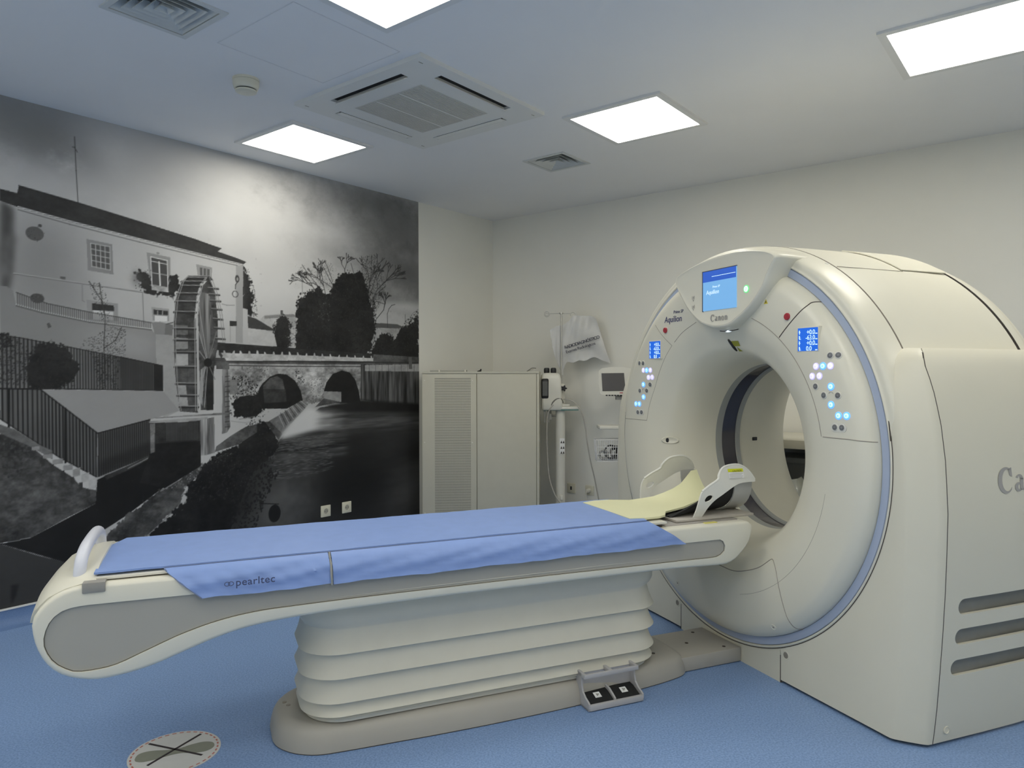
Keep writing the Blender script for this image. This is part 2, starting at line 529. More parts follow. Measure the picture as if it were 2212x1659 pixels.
for sx, sy in ((-1, 1), (1, 1), (-1, -1), (1, -1)):
    boxes('corner_notch', [(sx * 0.425 - 0.012, sx * 0.425 + 0.012, sy * 0.425 - 0.002, sy * 0.425 + 0.002, -0.0210, -0.0195)], SEAMS, r)

# smoke detector
r = ceil_root('smoke_detector', 1.955, 3.19, 'round cream smoke detector on the ceiling beside the air conditioner', 'smoke detector')
lathe_z('base', [(0.0625, 0.0000), (0.0625, -0.0090), (0.0602, -0.0112)], CREAMPL, r, seg=40)
lathe_z('body', [(0.0590, -0.0112), (0.0614, -0.0134), (0.0614, -0.0269), (0.0555, -0.0470), (0.0507, -0.0504)], CREAMPL, r, seg=40)
lathe_z('vent_ring', [(0.0472, -0.0504), (0.0472, -0.0571)], DARKSLOT, r, seg=40)
lathe_z('sensor_cap', [(0.0507, -0.0560), (0.0496, -0.0616), (0.0354, -0.0672), (0.0, -0.061)], CREAMPL, r, seg=40, cap=False)

# access hatch outline in the ceiling
hr = ceil_root('trim_1', 1.94, 2.66, 'thin outline of a square access hatch in the ceiling', 'hatch')
del hr['category'], hr['label']
tag(hr, kind='structure')
w, t = 0.275, 0.0022
HM = mat('hatch_gap', (0.74, 0.74, 0.74), 0.8, noise=0.02)
boxes('hatch_gap', [(-w, w, -w - t, -w + t, -0.0012, 0), (-w, w, w - t, w + t, -0.0012, 0), (-w - t, -w + t, -w, w, -0.0012, 0), (w - t, w + t, -w, w, -0.0012, 0)], HM, hr)

# ------------------------------------------------------------------ sockets
def wall_socket(name, loc, rz, label, cat, kind, group=None):
    r = root(name, loc, rz, label, cat, group)
    box('plate', -0.043, 0.043, -0.009, 0.0, -0.042, 0.042, CREAMPL, r, bevel=0.004)
    if kind == 'schuko':
        lathe('rim', [(0.0235, -0.0095), (0.0215, -0.011), (0.0195, -0.0095), (0.0195, -0.0092)], CREAMPL, r, seg=28)
        wl = lathe('well', [(0.0195, -0.0094), (0.0, -0.0094)], mat('socket_well', (0.42, 0.40, 0.33), 0.5, noise=0.02), r, seg=28, flip=True)
        for s in (-1, 1):
            lathe('pin_hole', [(0.0032, -0.0100), (0.0, -0.0100)], DARKSLOT, wl, u0=s * 0.0095, seg=12, flip=True)
    elif kind == 'data':
        box('port', -0.008, 0.008, -0.0100, -0.0085, -0.015, 0.015, DARKSLOT, r)
    else:
        p = lathe('plug', [(0.0, -0.045), (0.014, -0.045), (0.017, -0.040), (0.0185, -0.012), (0.0185, -0.009)], PLASTIC, r, seg=24)
        tube('lead', catmull([(0, -0.043, 0), (0, -0.060, -0.015), (0, -0.055, -0.08), (0.003, -0.03, -0.17), (0.005, -0.02, -0.235)], 6), 0.004, PLASTIC, r)
    return r
wall_socket('wall_socket', RW(3.278, WA - 0.001, 0.295), TH, 'cream wall socket low on the mural, the one farther from the tall cabinet', 'socket', 'schuko')
wall_socket('wall_socket', RW(3.470, WA - 0.001, 0.295), TH, 'cream wall socket low on the mural, the one nearer the tall cabinet', 'socket', 'schuko')
wall_socket('data_outlet', RW(WB, 3.460, 0.308), TH - PI / 2, 'cream wall outlet with one dark square port on the back wall', 'outlet', 'data')
wall_socket('wall_socket', RW(WB, 3.274, 0.305), TH - PI / 2, 'cream wall socket on the back wall with a white plug in it', 'socket', 'plug')

# ================================================================== CT scanner gantry
GR = root('ct_scanner', GORG, GROT, 'large cream ring-shaped medical scanner with blue-lit control panels and round bore', 'scanner')
Z0 = 0.955
PROF = [(.39, .25), (.395, .19), (.405, .13), (.42, .085), (.44, .045), (.465, .012), (.50, -.012), (.56, -.045), (.625, -.06),
        (.70, -.065), (.77, -.06), (.80, -.05), (.82, -.035), (.83, -.015), (.832, 0.012)]
def _smooth_prof(prof, n=5):
    c = catmull([(r, y, 0) for r, y in prof], n)
    return [(p[0], p[1]) for p in c]
_pr = np.array(_smooth_prof(PROF))
_pr = _pr[np.argsort(_pr[:, 0])]
def front_y(u, z):
    r = math.hypot(u, z - Z0)
    return float(np.interp(r, _pr[:, 0], _pr[:, 1]))
def front_n(u, z):
    e = 0.004
    n = Vector(((front_y(u + e, z) - front_y(u - e, z)) / (2 * e), -1.0, (front_y(u, z + e) - front_y(u, z - e)) / (2 * e)))
    return n.normalized()
def on_front(u, z, lift=0.0):
    return Vector((u, front_y(u, z), z)) + front_n(u, z) * lift
def front_frame(u, z, lift=0.0):
    n = front_n(u, z)
    x = (Vector((1, 0, 0)) - n * n.x).normalized()
    y = n.cross(x)
    return frame(on_front(u, z, lift), x, y, n)

fc = lathe('front_cover', _smooth_prof(PROF), SHELL, GR, z0=Z0, seg=160)
# far parts of the bore
lathe('bore_lip', [(.39, .25), (.3885, .262), (.3885, .290), (.396, .292)], GREYRING, GR, z0=Z0, seg=128)
lathe('bore_window', [(.396, .290), (.396, .385)], WINDOW, GR, z0=Z0, seg=128)
lathe('bore_ring', [(.396, .382), (.3885, .384), (.3885, .408), (.393, .410)], GREYRING, GR, z0=Z0, seg=128)
rc = lathe('rear_cover', _smooth_prof([(.393, .408), (.396, .50), (.405, .58), (.425, .66), (.46, .74), (.505, .81), (.56, .87), (.62, .915), (.70, .935), (.86, .935), (.90, .90), (.915, .85)]), SHELL2, GR, z0=Z0, seg=128)
box('sensor_slot', -.016, .016, 0, .004, -.009, .009, BLACK, rc, bevel=0.003)
_ss = rc.children[0]
_a = math.radians(-90)
_ss.matrix_local = frame((-.3965, .515, .945), (0, 1, 0), (0, 0, 1), (1, 0, 0)) @ Matrix.Rotation(PI / 2, 4, 'X')

# light-blue band, chamfered front shell, barrel
lathe('accent_band', [(.828, .014), (.834, .002), (.864, .000), (.868, .012)], LEDBAND, GR, z0=Z0, seg=160)
lathe('rim_gap', [(.8810, -.0010), (.8775, -.0010)], SEAM, GR, z0=Z0, seg=160, a0=math.radians(82), a1=math.radians(278), flip=True)
lathe('front_shell', _smooth_prof([(.866, .012), (.868, .001), (.873, -.003), (.880, .001), (.903, .006), (.914, .030), (.921, .075), (.924, .118)]), SHELL, GR, z0=Z0, seg=160)
lathe('shell_joint', [(.924, .118), (.920, .120), (.920, .124), (.925, .126)], SEAMS, GR, z0=Z0, seg=160, a0=-PI / 2 - .3, a1=PI / 2 + .3)
lathe('top_cover', [(.925, .125), (.927, .30), (.926, .60), (.922, .775)], SHELL, GR, z0=Z0, seg=160)
lathe('top_joint', [(.922, .775), (.916, .777), (.916, .787), (.922, .789)], SEAM, GR, z0=Z0, seg=160, a0=-PI / 2, a1=PI / 2)
lathe('rear_band', [(.924, .789), (.920, .83), (.912, .86)], SHELL, GR, z0=Z0, seg=160)

# service hatch on the top cover
def barrel(t, r, y):
    return (r * math.sin(t), y, Z0 + r * math.cos(t))
hatch = []
ts = [math.radians(12 + 21 * k / 10) for k in range(11)]
g1 = [[barrel(t, .9285, y) for t in ts] for y in (.50, .56, .62, .68, .74, .772)]
sheet('top_hatch', g1, 0.004, SHELL, GR)
g1 = [[barrel(math.radians(17 + 11 * k / 8), .9292, .59 + .13 * j / 4) for k in range(9)] for j in range(5)]
sheet('hatch_shade_patch', g1, 0.0005, mat('recess_shade', (0.60, 0.58, 0.50), 0.5, noise=0.01), GR)  # flat patch, the shade of a recess put into its colour
tube('cover_joint', [barrel(math.radians(33.5), .9275, .128 + (.5 - .128) * k / 10) for k in range(11)], 0.0013, SEAMS, GR, seg=6)
for t, y in ((math.radians(41.5), .078), (math.radians(31.5), .105)):
    rr_ = float(np.interp(y, [0, .01, .05, .095, .118], [.868, .888, .905, .918, .924]))
    q = barrel(t, rr_ - .004, y)
    bm = bmesh.new()
    bmesh.ops.create_uvsphere(bm, u_segments=12, v_segments=8, radius=0.011)
    for v in bm.verts: v.co = Vector((v.co.x, v.co.y, v.co.z)) + Vector(q)
    bm_obj('screw_cap', bm, PLASTIC, GR, 60)

# ------------------------------------------------------------------ body fairings
UZ = [(0, .96), (.10, .973), (.22, .983), (.40, .996), (.54, 1.004), (.8, 1.013), (.99, 1.003), (1.12, .985), (1.22, .962), (1.30, .935), (1.35, .912), (1.375, .892), (1.388, .868), (1.392, .80)]
YF = [(0, 0.0), (1.08, 0.0), (1.16, .004), (1.22, .014), (1.28, .032), (1.33, .055), (1.36, .074), (1.38, .095), (1.392, .12)]
def U_at(z): return float(np.interp(z, [p[0] for p in UZ], [p[1] for p in UZ]))
def Y_at(z): return float(np.interp(z, [p[0] for p in YF], [p[1] for p in YF]))
ZS = [0.012, .06, .14, .25, .40, .55, .7, .82, .92, 1.0, 1.06, 1.12, 1.18, 1.23, 1.28, 1.32, 1.35, 1.37, 1.382, 1.388, 1.392]
def corner_path(z, sgn, add):
    U, yf = U_at(z) + add, Y_at(z)
    ys = 0.098 if yf < .06 else yf + .04
    us = max(.347, math.sqrt(max(0, .8765 ** 2 - (z - Z0) ** 2)))
    us = min(us, U - .07)
    um = max(us + .004, U - .088)
    d = ys - yf
    p = [(us, yf), (us + (um - us) * .5, yf), (um, yf), (max(um + .004, U - .076), yf + d * .06), (U - .045, yf + d * .33), (U - .012, yf + d * .66), (U - .002, yf + d * .80), (U, ys - .002)]
    return [(sgn * u, y, z) for u, y in p]
def side_path(z, sgn, add):
    U, yf = U_at(z) + add, Y_at(z)
    ys = 0.098 if yf < .06 else yf + .04
    p = [(U + .0002, ys + .002), (U + .004, .20), (U + .010, .35), (U + .014, .52), (U + .012, .68), (U + .002, .80), (U - .03, .875), (U - .10, .92), (U - .2, .93)]
    return [(sgn * u, y, z) for u, y in p]
for sgn, add, nm in ((1, 0, 'r'), (-1, .032, 'l')):
    secs = [corner_path(z, sgn, add) for z in ZS]
    o = loft('front_fairing', secs, SHELL2, GR, closed=False, smooth=50)
    # rolled-in edge so the shell has thickness
    secs = [side_path(z, sgn, add) for z in ZS]
    s = loft('side_panel', secs, SHELL2, GR, closed=False, smooth=50)
    if sgn == 1: SIDE_R = s
    # dark liners right behind the joints
    tube('panel_joint', [(sgn * (U_at(z) + add - .0035), (0.098 if Y_at(z) < .06 else Y_at(z) + .04), z) for z in ZS[:-3]], .0040, SEAM, GR, seg=6)
    ej = [z for z in ZS if 1.05 < z < 1.375]
    tube('fairing_edge', [(sgn * min(max(.347, math.sqrt(max(0, .8765 ** 2 - (z - Z0) ** 2))), U_at(z) + add - .07), Y_at(z) - .0005, z) for z in ej], .0032, SEAM if sgn == 1 else SEAMS, GR, seg=6)
    tube('panel_joint', [(sgn * .345, 0.0026, z) for z in (0.0, .06, .115)], .0040, SEAM, GR, seg=6)
    # flat screw holes, their shade put into a dark disc
    for (hu, hz) in ((.375, .125),):
        sh = lathe('screw_hole', [(.0185, .0005), (.0175, -.0014), (.0140, -.0014), (.0125, -.0006)], SHELL2, GR, u0=sgn * hu, z0=hz, seg=24, flip=True)
        lathe('hole_shade_disc', [(.0130, -.0009), (0, -.0009)], mat('hole_shade', (.27, .25, .21), .8, noise=.03), sh, u0=sgn * hu, z0=hz, seg=20, flip=True)
# front foot between the fairings (leaves room for the ring above)
ft = []
for k in range(25):
    u = -.343 + .686 * k / 24
    ft.append((u, Z0 - math.sqrt(max(0, .882 ** 2 - u * u)) - 0.0))
out = [(-.343, .0), ] + [(u, max(.03, z - .004)) for u, z in ft] + [(.343, .0)]
prism('front_foot', out, lambda u, z: (u, 0.0, z), lambda u, z: (u, .12, z), SHELL2, GR)
# lower front face beside the ring, closing the gap between foot and ring
box('plinth', -.84, .84, .02, .85, 0.0, .013, SEAM, GR)
lathe('foot_gap', [(.8815, .0005), (.8755, .0005)], SEAM, GR, z0=Z0, seg=160, a0=math.radians(100), a1=math.radians(260), flip=True)  # dark strip for the open joint between ring and foot

# ventilation slots cut in the side panel
def slot_cutter(z, h, y0, y1):
    r_ = h / 2
    o = [(y0 + r_ + r_ * math.cos(t), z + r_ * math.sin(t)) for t in [math.radians(90 + 180 * k / 10) for k in range(11)]]
    o += [(y1 - r_ + r_ * math.cos(t), z + r_ * math.sin(t)) for t in [math.radians(-90 + 180 * k / 10) for k in range(11)]]
    return o
SLOTS = [(.492, .056, .165, .80), (.386, .056, .158, .80), (.277, .056, .148, .80)]
sol = SIDE_R.modifiers.new('thickness', 'SOLIDIFY')
sol.thickness = 0.014
sol.offset = -1.0
cuts = []
for z, h_, y0, y1 in SLOTS:
    c = prism('cut', slot_cutter(z, h_, y0, y1), lambda y, zz: (.90, y, zz), lambda y, zz: (1.10, y, zz), SEAM, GR)
    cuts.append(c)
    bo = SIDE_R.modifiers.new('slot', 'BOOLEAN')
    bo.object = c
    bo.operation = 'DIFFERENCE'
    bo.solver = 'EXACT'
bpy.context.view_layer.update()
_dg = bpy.context.evaluated_depsgraph_get()
_me = bpy.data.meshes.new_from_object(SIDE_R.evaluated_get(_dg))
SIDE_R.modifiers.clear()
SIDE_R.data = _me
_me.materials.clear()
_me.materials.append(SHELL2)
_me.polygons.foreach_set('material_index', [0] * len(_me.polygons))
_me.shade_smooth()
_me.set_sharp_from_angle(angle=math.radians(40))
for c in cuts:
    bpy.data.objects.remove(c, do_unlink=True)
for z, h_, y0, y1 in SLOTS:
    U = U_at(z)
    o = slot_cutter(z, h_ + .012, y0 - .006, y1 + .006)
    prism('vent_slot', o, lambda y, zz: (U - .026, y, zz), lambda y, zz: (U - .014 + .002, y, zz), SLOTG, GR)

# ------------------------------------------------------------------ seams on the front cover
def seam(pts, r=0.0012, m=SEAMS, n=6, nm='cover_joint'):
    c = catmull([(u, 0, z) for u, z in pts], n)
    return tube(nm, [on_front(p.x, p.z, 0.0) for p in c], r, m, fc, seg=6)
def arc_pts(r, d0, d1, n=14):
    return [(r * math.sin(math.radians(d0 + (d1 - d0) * k / n)), Z0 + r * math.cos(math.radians(d0 + (d1 - d0) * k / n))) for k in range(n + 1)]
seam(arc_pts(.625, 22, 80.5), .0016, n=2)
seam([(.396, 1.445), (.46, 1.50), (.526, 1.559), (.539, 1.574), (.552, 1.5775)], .0022, SEAM)
seam([(.625, 1.058), (.70, 1.058), (.743, 1.058), (.80, 1.055), (.825, 1.053)], .0018)
seam([(-.486, 1.551), (-.42, 1.495), (-.348, 1.439)], .0013)
seam([(-.348, 1.439), (-.40, 1.39), (-.44, 1.339), (-.475, 1.285), (-.503, 1.23), (-.535, 1.17), (-.559, 1.114), (-.576, 1.05)], .0010)
seam([(-.15, 1.544), (-.256, 1.502), (-.327, 1.455)], .0012)
seam([(-.825, 1.046), (-.747, 1.049), (-.65, 1.0495), (-.576, 1.05)], .0016)
seam(arc_pts(.648, 100, 165), .0007, n=2)
seam([(-.03, .416), (.019, .413), (.093, .413), (.167, .43), (.258, .467), (.327, .517), (.345, .521), (.358, .512), (.379, .483), (.407, .413), (.445, .305), (.462, .265), (.475, .245)], .0019)
seam([(-.03, .416), (-.1, .42), (-.17, .437), (-.258, .47), (-.327, .517), (-.345, .521), (-.358, .512), (-.379, .483), (-.407, .413), (-.445, .305), (-.475, .245)], .0019)
for u, z in ((.36, .245), (-.288, .257)):
    lathe_p = []
    M = front_frame(u, z)
    s_ = lathe_z('screw_cap', [(.0125, -.001), (.0125, .0012), (.011, .0018), (.010, .0008)], SHELL, fc, seg=20)
    s_.data.transform(M)
    s_ = lathe_z('screw_slot', [(.004, 0.0006), (.004, .0014)], SEAMS, fc, seg=12)
    s_.data.transform(M)

# grip recess with dark oval hole on the flare
M = front_frame(-.462, .950)
o = lathe_z('grip_recess', [(.031, .0000), (.028, .0035), (.024, .0038), (.019, .0012), (0.0, .0008)], SHELL, fc, seg=28, cap=False)
o.data.transform(M @ Matrix.Diagonal((1.5, .62, 1, 1)))
o = lathe_z('grip_hole', [(.0095, .0012), (.0095, .0020)], BLACK, fc, seg=24)
o.data.transform(M @ Matrix.Translation((-.014, 0, 0)) @ Matrix.Diagonal((.85, 1.35, 1, 1)))

# laser window and labels above the bore
pts = [(.026, 1.455), (.030, 1.446), (.037, 1.432), (.038, 1.42), (.036, 1.41), (.033, 1.403)]
c = catmull([(u, 0, z) for u, z in pts], 5)
tube('laser_window', [on_front(p.x, p.z, .0) for p in c], [.004 + .0045 * math.sin(PI * (k + .5) / len(c)) for k in range(len(c))], BLACK, fc, seg=8)
def front_patch(nm, quad, m, parent=None, lift=.0012, n=4):
    g = []
    (u0, z0), (u1, z1), (u2, z2), (u3, z3) = quad   # tl, tr, br, bl
    for i in range(n + 1):
        s = i / n
        row = []
        for j in range(n + 1):
            t = j / n
            a = ((u0 + (u1 - u0) * t), (z0 + (z1 - z0) * t)); b = ((u3 + (u2 - u3) * t), (z3 + (z2 - z3) * t))
            row.append(on_front(a[0] + (b[0] - a[0]) * s, a[1] + (b[1] - a[1]) * s, lift))
        g.append(row)
    return sheet(nm, g, -.0008, m, parent or fc)
lb = front_patch('warning_label', [(.042, 1.446), (.091, 1.445), (.090, 1.4225), (.046, 1.4235)], OLIVE)
tri = [on_front(.060, 1.4205, .0015), on_front(.079, 1.3995, .0015), on_front(.048, 1.4005, .0015)]
mesh('warning_triangle', tri, [(0, 1, 2), (2, 1, 0)], OLIVE, fc)
# small yellow triangle by the console
o = prism('warning_triangle', [(-.011, -.009), (.011, -.009), (0, .010)], lambda x, y: (x, y, .0002), lambda x, y: (x, y, .0012), YELLOW, fc)
o.data.transform(front_frame(.324, 1.597))
o2 = boxes('triangle_mark', [(-.0035, .0035, -.004, -.001, .0012, .0016), (-.0015, .0015, -.0005, .003, .0012, .0016)], SEAM, o)
o2.data.transform(front_frame(.324, 1.597))

# ------------------------------------------------------------------ buttons
def button(u, z, kind, r=.0135):
    M = front_frame(u, z)
    base = lathe_z('button', [(r * 1.12, -.001), (r * 1.12, .0015), (r, .0022)], {'g': PLASTIC, 'w': LILACBTN, 'b': BLUEBTN}[kind], fc, seg=24)
    base.data.transform(M)
    cap = lathe_z('button_cap', [(r * (.72 if kind == 'b' else .84), .0018), (r * (.72 if kind == 'b' else .84), .0036), (r * .62, .0046)], {'g': GREYBTN, 'w': WHITEBTN, 'b': CYANBTN}[kind], base, seg=24)
    cap.data.transform(M)
    mk = boxes('button_mark', [(-r * .30, r * .30, -r * .07, r * .07, .0045, .0050), (-r * .07, r * .07, -r * .30, r * .30, .0045, .0050)],
               {'g': mat('button_mark_grey', (.32, .33, .34), .5, noise=.02), 'w': LILACBTN, 'b': BLUEBTN}[kind], base)
    mk.data.transform(M)
RB = {'g': [(.657, 1.366), (.686, 1.366), (.592, 1.249), (.633, 1.216), (.697, 1.217), (.686, 1.0985), (.717, 1.099)],
      'w': [(.594, 1.325), (.660, 1.326), (.574, 1.287), (.611, 1.288)],
      'b': [(.627, 1.326), (.665, 1.249), (.667, 1.181), (.701, 1.142), (.735, 1.143)]}
LB = {'g': [(-.629, 1.355), (-.591, 1.354), (-.536, 1.241), (-.623, 1.207), (-.565, 1.208), (-.644, 1.090), (-.613, 1.091)],
      'w': [(-.591, 1.316), (-.529, 1.316), (-.547, 1.278), (-.518, 1.279)],
      'b': [(-.560, 1.316), (-.592, 1.240), (-.594, 1.173), (-.662, 1.134), (-.631, 1.135)]}
for D in (RB, LB):
    for k, l in D.items():
        for u, z in l:
            button(u, z, k, .0125 if k != 'b' else .0130)
def pill(nm, u, z, hw, hh, m, lift):
    o = [(-hw + hh * math.cos(t), hh * math.sin(t)) for t in [math.radians(90 + 180 * k / 8) for k in range(9)]] + [(hw + hh * math.cos(t), hh * math.sin(t)) for t in [math.radians(-90 + 180 * k / 8) for k in range(9)]]
    q = prism(nm, o, lambda x, y: (x, y, lift - .001), lambda x, y: (x, y, lift), m, fc)
    q.data.transform(front_frame(u, z))
    return q
pill('button_plate', .7015, 1.099, .018, .0175, PLASTIC, .0008)
pill('button_plate', -.6285, 1.0905, .018, .0175, PLASTIC, .0008)
for u, z in ((.666, 1.220), (-.593, 1.208)):
    M = front_frame(u, z)
    o = tube('button_symbol', [(.011 * math.cos(t), .009 * math.sin(t), .0008) for t in [math.radians(20 + 140 * k / 8) for k in range(9)]], .0009, LOGO, fc, seg=5)
    o.data.transform(M)
for u, z in ((.446, 1.526), (-.386, 1.518)):
    M = front_frame(u, z)
    b = lathe_z('emergency_button', [(.0175, -.001), (.0175, .0015), (.0155, .002)], PLASTIC, fc, seg=28)
    b.data.transform(M)
    c = lathe_z('button_cap', [(.0145, .001), (.0145, .006), (.0125, .009), (.0, .0095)], RED, b, seg=28, cap=False)
    c.data.transform(M)

# numeric displays
def display(quad, nm='numeric_display'):
    (u0, z0), (u1, z1), (u2, z2), (u3, z3) = quad
    cu, cz = (u0 + u1 + u2 + u3) / 4, (z0 + z1 + z2 + z3) / 4
    hw, hh = (u1 + u2 - u0 - u3) / 4, (z0 + z1 - z2 - z3) / 4
    yy = min(front_y(cu - hw, cz + hh), front_y(cu + hw, cz + hh), front_y(cu - hw, cz - hh), front_y(cu + hw, cz - hh), front_y(cu, cz)) - .0012
    b = box(nm, cu - hw - .006, cu + hw + .004, yy, yy + .02, cz - hh - .004, cz + hh + .005, SHELL, fc, bevel=.002)
    s = box('screen', cu - hw, cu + hw, yy - .0008, yy + .001, cz - hh, cz + hh, SCRMID, b)
    for k, (sg, v) in enumerate((('+', '0.0'), ('-', '63.0'), ('+', '0.0'), ('', '0.0'))):
        zr = cz + hh * (.62 - .47 * k)
        text('reading', ('%s%s' % (sg, v)), .0255, SCRTXT, face_front(cu + hw * (.74 if k < 3 else .42), yy - .0012, zr - .0085), s, ext=.0003, align='RIGHT', space=.92)
        boxes('unit_mark', [(cu + hw * .76, cu + hw * .96, yy - .0013, yy - .0009, zr - .008, zr - .0045)], SCRTXT, s)
        boxes('axis_mark', [(cu - hw * .90, cu - hw * .72, yy - .0013, yy - .0009, zr - .001, zr + .0012), (cu - hw * .84, cu - hw * .79, yy - .0013, yy - .0009, zr - .008, zr + .008),
                            (cu - hw * .90, cu - hw * .76, yy - .0013, yy - .0009, zr + .005, zr + .0065)] + ([(cu - hw * .78, cu - hw * .66, yy - .0013, yy - .0009, zr - .006, zr - .0045)] if k % 2 else []), SCRTXT, s)
    return b
display([(.502, 1.474), (.603, 1.476), (.603, 1.386), (.502, 1.385)])
display([(-.535, 1.466), (-.432, 1.466), (-.435, 1.377), (-.532, 1.378)])

# product lettering on the front cover
def conform(o, lift):
    for v in o.data.vertices:
        v.co = on_front(v.co.x, v.co.z, lift - v.co.y)
conform(text('lettering', 'Aquilion', .043, INDIGO, face_front(-.398, 0, 1.556), fc, ext=.0004, bold=.0003, space=1.0, shear=.10), .0012)
conform(text('lettering', 'Prime SP', .0225, INDIGO, face_front(-.322, 0, 1.597), fc, ext=.0004, space=1.0, shear=.15), .0012)

# ------------------------------------------------------------------ display console at the top
POD = [(-.248, 1.752), (-.222, 1.772), (-.112, 1.801), (.028, 1.822), (.158, 1.826), (.263, 1.818), (.354, 1.801), (.405, 1.782), (.418, 1.768), (.412, 1.755), (.380, 1.71), (.347, 1.653), (.279, 1.586), (.200, 1.538), (.138, 1.511), (.064, 1.506), (-.003, 1.516), (-.073, 1.542), (-.151, 1.602), (-.212, 1.675), (-.245, 1.728)]
podc = catmull([(u, 0, z) for u, z in POD], 4, closed=True)
pc = Vector((.085, 0, 1.69))
def pod_sec(y, sc, dz=0.0, back=False):
    out = []
    for p in podc:
        q = pc + (p - pc) * sc
        z = q.z + dz
        out.append((q.x, y, z))
    return out
def pod_grow(y, d, dtop):
    out = []
    for p in podc:
        v = (p - pc)
        L = v.length
        n = v / L
        top = max(0.0, n.z)
        q = p + n * (d * (1 - top) + dtop * top)
        out.append((q.x, y, q.z))
    return out
pod = loft('display_console', [pod_grow(-.105, -.010, -.012), pod_grow(-.1065, -.006, -.007), pod_grow(-.104, -.001, -.001), pod_grow(-.096, .004, .003), pod_grow(-.080, .009, .006),
                       pod_grow(-.050, .010, .010), pod_grow(-.01, .004, .018), pod_grow(.05, -.008, .030), pod_grow(.14, -.02, .044)], SHELL, GR, closed=True, cap0=True, smooth=50)
tube('console_joint', [Vector((p.x, -.1052, p.z)) + (pc - Vector((p.x, 0, p.z))).normalized() * .0075 * Vector((1, 0, 1)).length * .7 for p in podc[36:78]], .0010, SEAMS, pod, seg=5)
sc = box('screen', -.034, .192, -.1085, -.100, 1.584, 1.762, SCRLIGHT, pod)
boxes('screen_bezel', [(-.038, -.0335, -.1095, -.100, 1.581, 1.765), (-.038, .195, -.1095, -.100, 1.7615, 1.765)], mat('bezel_dark', (.05, .07, .14), .4, noise=.02), pod)
box('screen_header', -.0335, .1915, -.1092, -.108, 1.714, 1.7615, SCRBLUE, sc)
box('screen_line', .030, .188, -.1097, -.109, 1.7345, 1.7365, SCRTXT, sc)
text('screen_lettering', 'Aquilion', .0265, SCRTXT2, face_front(-.010, -.1090, 1.657), sc, ext=.0003, bold=.0002, space=1.0, shear=.12)
text('screen_lettering', 'Prime SP', .014, SCRTXT2, face_front(.034, -.1090, 1.684), sc, ext=.0003, shear=.15)
def con_disc(nm, u, z, r, m, y0, parent, th=.0008):
    return lathe(nm, [(r, y0 + th), (r, y0), (0, y0)], m, parent, u0=u, z0=z, seg=28, flip=True)
gb = con_disc('power_button', .253, 1.656, .0165, GREENLED, -.1075, pod)
con_disc('button_cap', .253, 1.656, .0120, WLED, -.1088, gb)
lathe('button_mark', [(.0062, -.1092), (.0040, -.1092)], GREENLED, gb, u0=.253, z0=1.656, seg=20, flip=True)
for u, z in ((-.107, 1.654), (-.107, 1.611)):
    lathe('touch_symbol', [(.0115, -.1072), (.0098, -.1072)], LOGO, pod, u0=u, z0=z, seg=24, a0=.5, a1=5.4, flip=True)
    boxes('touch_symbol', [(u - .004, u + .004, -.1074, -.1068, z - .005, z + .005), (u - .002, u + .002, -.1074, -.1068, z - .017, z - .012)], LOGO, pod)

# "Canon" drawn with heavy upright strokes and fine serifs
def arc2(cx, cy, rx, ry, d0, d1, n=14):
    return [(cx + rx * math.cos(math.radians(d0 + (d1 - d0) * k / n)), cy + ry * math.sin(math.radians(d0 + (d1 - d0) * k / n))) for k in range(n + 1)]
def crescent(bm, outer, inner, M, th):
    n = len(outer)
    A = [bm.verts.new(M @ Vector((x, y, th))) for x, y in outer]
    Bv = [bm.verts.new(M @ Vector((x, y, th))) for x, y in inner]
    for i in range(n - 1):
        bm.faces.new((A[i], A[i + 1], Bv[i + 1], Bv[i]))
def polyf(bm, pts, M, th):
    bm.faces.new([bm.verts.new(M @ Vector((x, y, th))) for x, y in pts])
def canon(nm, M, h_, m, parent, letters='Canon'):
    """h_ = height of the capital"""
    bm = bmesh.new()
    x = 0.0
    k = h_
    S = Matrix.Diagonal((k, k, 1, 1))
    for ch in letters:
        T_ = M @ S @ Matrix.Translation((x, 0, 0))
        if ch == 'C':
            crescent(bm, arc2(.47, .47, .47, .53, 48, 312, 24), arc2(.56, .47, .32, .44, 40, 320, 24), T_, .0)
            polyf(bm, [(.62, .93), (.80, .98), (.84, .60), (.70, .66)], T_, .0)
            x += .98
        elif ch == 'a':
            polyf(bm, [(.33, .04), (.52, .04), (.52, .52), (.33, .52)], T_, .0)
            crescent(bm, arc2(.29, .46, .23, .22, 0, 150, 12), arc2(.27, .46, .07, .14, 0, 150, 12), T_, .0)
            crescent(bm, arc2(.24, .17, .22, .19, 60, 330, 14), arc2(.27, .17, .07, .10, 60, 330, 14), T_, .0)
            polyf(bm, [(.50, .04), (.66, .0), (.62, .08), (.52, .12)], T_, .0)
            x += .70
        elif ch == 'n':
            polyf(bm, [(.08, .0), (.27, .0), (.27, .68), (.22, .66), (.0, .60), (.0, .56), (.08, .56)], T_, .0)
            polyf(bm, [(.43, .0), (.62, .0), (.62, .46), (.43, .50)], T_, .0)
            crescent(bm, arc2(.41, .45, .21, .23, 0, 150, 12), arc2(.38, .43, .06, .15, 0, 150, 12), T_, .0)
            x += .74
        elif ch == 'o':
            crescent(bm, arc2(.32, .32, .32, .35, 0, 360, 28), arc2(.33, .32, .13, .25, 0, 360, 28), T_, .0)
            x += .72
    r_ = bmesh.ops.extrude_face_region(bm, geom=list(bm.faces))
    nz = (M.to_3x3() @ Vector((0, 0, 1))).normalized()
    for v in [q for q in r_['geom'] if isinstance(q, bmesh.types.BMVert)]:
        v.co += nz * .0005
    return bm_obj(nm, bm, m, parent)
canon('maker_lettering', face_front(.018, -.1070, 1.5345), .0305, LOGO, pod)
